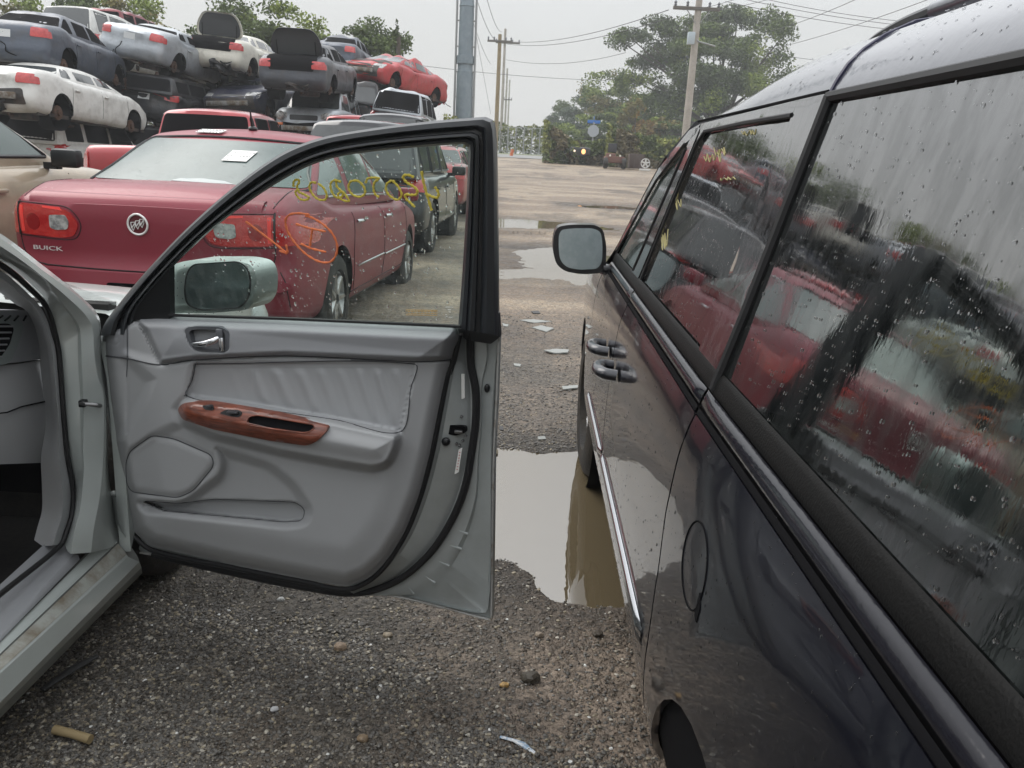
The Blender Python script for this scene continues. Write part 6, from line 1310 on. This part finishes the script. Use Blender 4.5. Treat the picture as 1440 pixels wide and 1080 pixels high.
q = ony(893, 241, 48.5); cr_ = thing('rusty_crate', 'brown steel scrap bin beside the tractor', 'crate', (q.x, 48.5, gb(48)))
MB().box((0, 0, .48), (.85, .8, .8), b=.02).build('bin', M('bin_brown', (.085, .06, .05), .8), cr_)
for x in (-.41, -.14, .14, .41): MB().box((x, -.43, .48), (.05, .05, .84)).build('rib', M('bin_brown'), cr_)
q = ony(906, 247, 47); wl = thing('spare_wheel', 'pale alloy wheel on a stand in front of the scrap bin', 'wheel', (q.x, 47, gb(47)))
mb = MB(); mb.lathe([(-.02, .27), (-.06, .26), (-.05, .22), (0, .22)], (0, 0, .42), 'Y', 28)
for k in range(5): a = 2*PI*k/5+.3; mb.tube([(0, -.03, .42), (math.cos(a)*.235, -.03, .42+math.sin(a)*.235)], [.055, .04], 6)
mb.build('rim', M('pale_alloy', (.6, .6, .58), .4), wl); MB().box((0, 0, .06), (.6, .3, .12), b=.02).build('stand', M('pale_alloy'), wl)
# junk lying on the yard
def junk(name, pts, hgt, mat, label, cat, z0=0.):
    P = [(p.x, p.y) for p in (ong(*q) for q in pts)]; cx, cy = np.mean(P, 0); g_ = float(gz(np.array([cx]), np.array([cy]))[0])
    return tag(sheet(name, P, lambda u, v: (Vector((u, v, g_+hgt+z0+.15*hgt*math.sin(u*90))), Vector((0, 0, 1))), mat, sp=.03, th=hgt), label, cat)
SCR = M('pale_scrap', (.27, .28, .265), .5); SCD = M('dark_scrap', (.05, .05, .05), .6)
for i, (pts, m_, lb) in enumerate((([(748, 463), (760, 460), (779, 464), (768, 469)], SCR, 'pale flat scrap near the minivan mirror, larger one'), ([(730, 450), (750, 449), (776, 452), (750, 454)], SCR, 'thin pale sliver of scrap farthest from the camera'), ([(764, 495), (782, 493), (800, 494), (798, 498), (780, 499)], SCR, 'pale curved scrap halfway to the minivan handle'), ([(747, 438), (757, 437), (760, 441), (750, 441)], SCD, 'small dark scrap farthest up the yard'), ([(706, 457), (715, 459), (714, 462), (708, 461)], SCR, 'pale chip beside the door edge'), ([(702, 603), (707, 602), (708, 608), (703, 608)], SCD, 'dark chip at the door edge'), ([(790, 545), (813, 543), (812, 547), (792, 549)], SCR, 'pale strip lying left of the minivan tyre'), ([(756, 617), (766, 616), (768, 620), (757, 621)], SCR, 'white chip at the puddle edge'), ([(722, 513), (733, 514), (731, 517), (723, 516)], SCR, 'pale grey chip in mid yard'))):
    junk('scrap_piece', pts, .008, m_, lb, 'scrap')
a = ong(60, 977); b_ = ong(137, 928)
tag(MB().tube([a+Vector((0, 0, .015)), a.lerp(b_, .5)+Vector((0, 0, .02)), b_+Vector((0, 0, .013))], [.009, .013, .008], 8, sq=.5).build('dark_strip', M('dark_scrap')), 'dark rubber trim strip lying on the gravel below the rocker panel', 'trim strip')
a = ong(78, 1033); b_ = ong(128, 1047)
tag(MB().tube([a+Vector((0, 0, .014)), a.lerp(b_, .5)+Vector((0, 0, .016)), b_+Vector((0, 0, .014))], [.011, .010, .011], 10).build('tan_tube', M('tan_tube', (.34, .26, .14), .55)), 'short tan rubber tube on the gravel near the lower left corner', 'tube')
a = ong(703, 1040); b_ = ong(722, 1047); c_ = ong(752, 1062)
tag(MB().tube([a+Vector((0, 0, .008)), b_+Vector((0, 0, .012)), ong(735, 1050)+Vector((0, 0, .006)), c_+Vector((0, 0, .006))], [.004, .005, .009, .004], 6, sq=.5).build('torn_wrapper', M('blue_wrapper', (.25, .36, .48), .4, var=((.7, .72, .74), 60, .45, .55))), 'torn blue and white wrapper on the gravel', 'wrapper')
for i, (px, py, r_, c, lb) in enumerate(((745, 958, .022, (.07, .06, .045), 'dark clod of earth on the gravel'), (478, 912, .016, (.30, .22, .15), 'tan stone below the middle of the door'), (510, 1041, .012, (.26, .19, .12), 'brown pebble near the bottom edge'), (709, 967, .010, (.42, .26, .09), 'orange pebble beside the dark clod'), (545, 897, .012, (.34, .28, .2), 'pale tan stone under the door edge'), (758, 896, .011, (.32, .26, .2), 'pinkish stone near the mud strip'), (395, 846, .010, (.6, .6, .58), 'white stone below the door bottom'), (386, 1000, .009, (.6, .6, .6), 'crumpled white scrap on the gravel'), (840, 895, .014, (.09, .075, .06), 'dark curled leaf on the mud by the minivan'))):
    p = ong(px, py); g_ = float(gz(np.array([p.x]), np.array([p.y]))[0]); mb = MB(); bm = bmesh.new(); bmesh.ops.create_icosphere(bm, subdivisions=2, radius=1); rr = random.Random(i)
    V = [Vector((v.co.x*r_*1.2, v.co.y*r_, v.co.z*r_*.7))*(1+rr.uniform(-.16, .16)) for v in bm.verts]; Fc = [tuple(v.index for v in f.verts) for f in bm.faces]; bm.free()
    o = mk('stone', V, Fc, M('stone_c%d' % i, c, .5, var=(tuple(k*.6 for k in c), 80, .4, .6)), None, False); o.location = (p.x, p.y, g_+r_*.4); tag(o, lb, 'stone')

# ------------------------------------------------------------------ thin wet haze over the whole place
hz = MB().box((0, 150, 14), (680, 520, 32)).build('haze', None, None, False); hz['kind'] = 'stuff'
hm = bpy.data.materials.new('haze'); hm.use_nodes = True; t = hm.node_tree; [t.nodes.remove(n) for n in list(t.nodes)]
o_ = t.nodes.new('ShaderNodeOutputMaterial'); v_ = t.nodes.new('ShaderNodeVolumePrincipled'); v_.inputs['Color'].default_value = (.93, .95, .97, 1); v_.inputs['Density'].default_value = .0018; v_.inputs['Anisotropy'].default_value = .2
t.links.new(v_.outputs[0], o_.inputs['Volume']); hz.data.materials.clear(); hz.data.materials.append(hm)
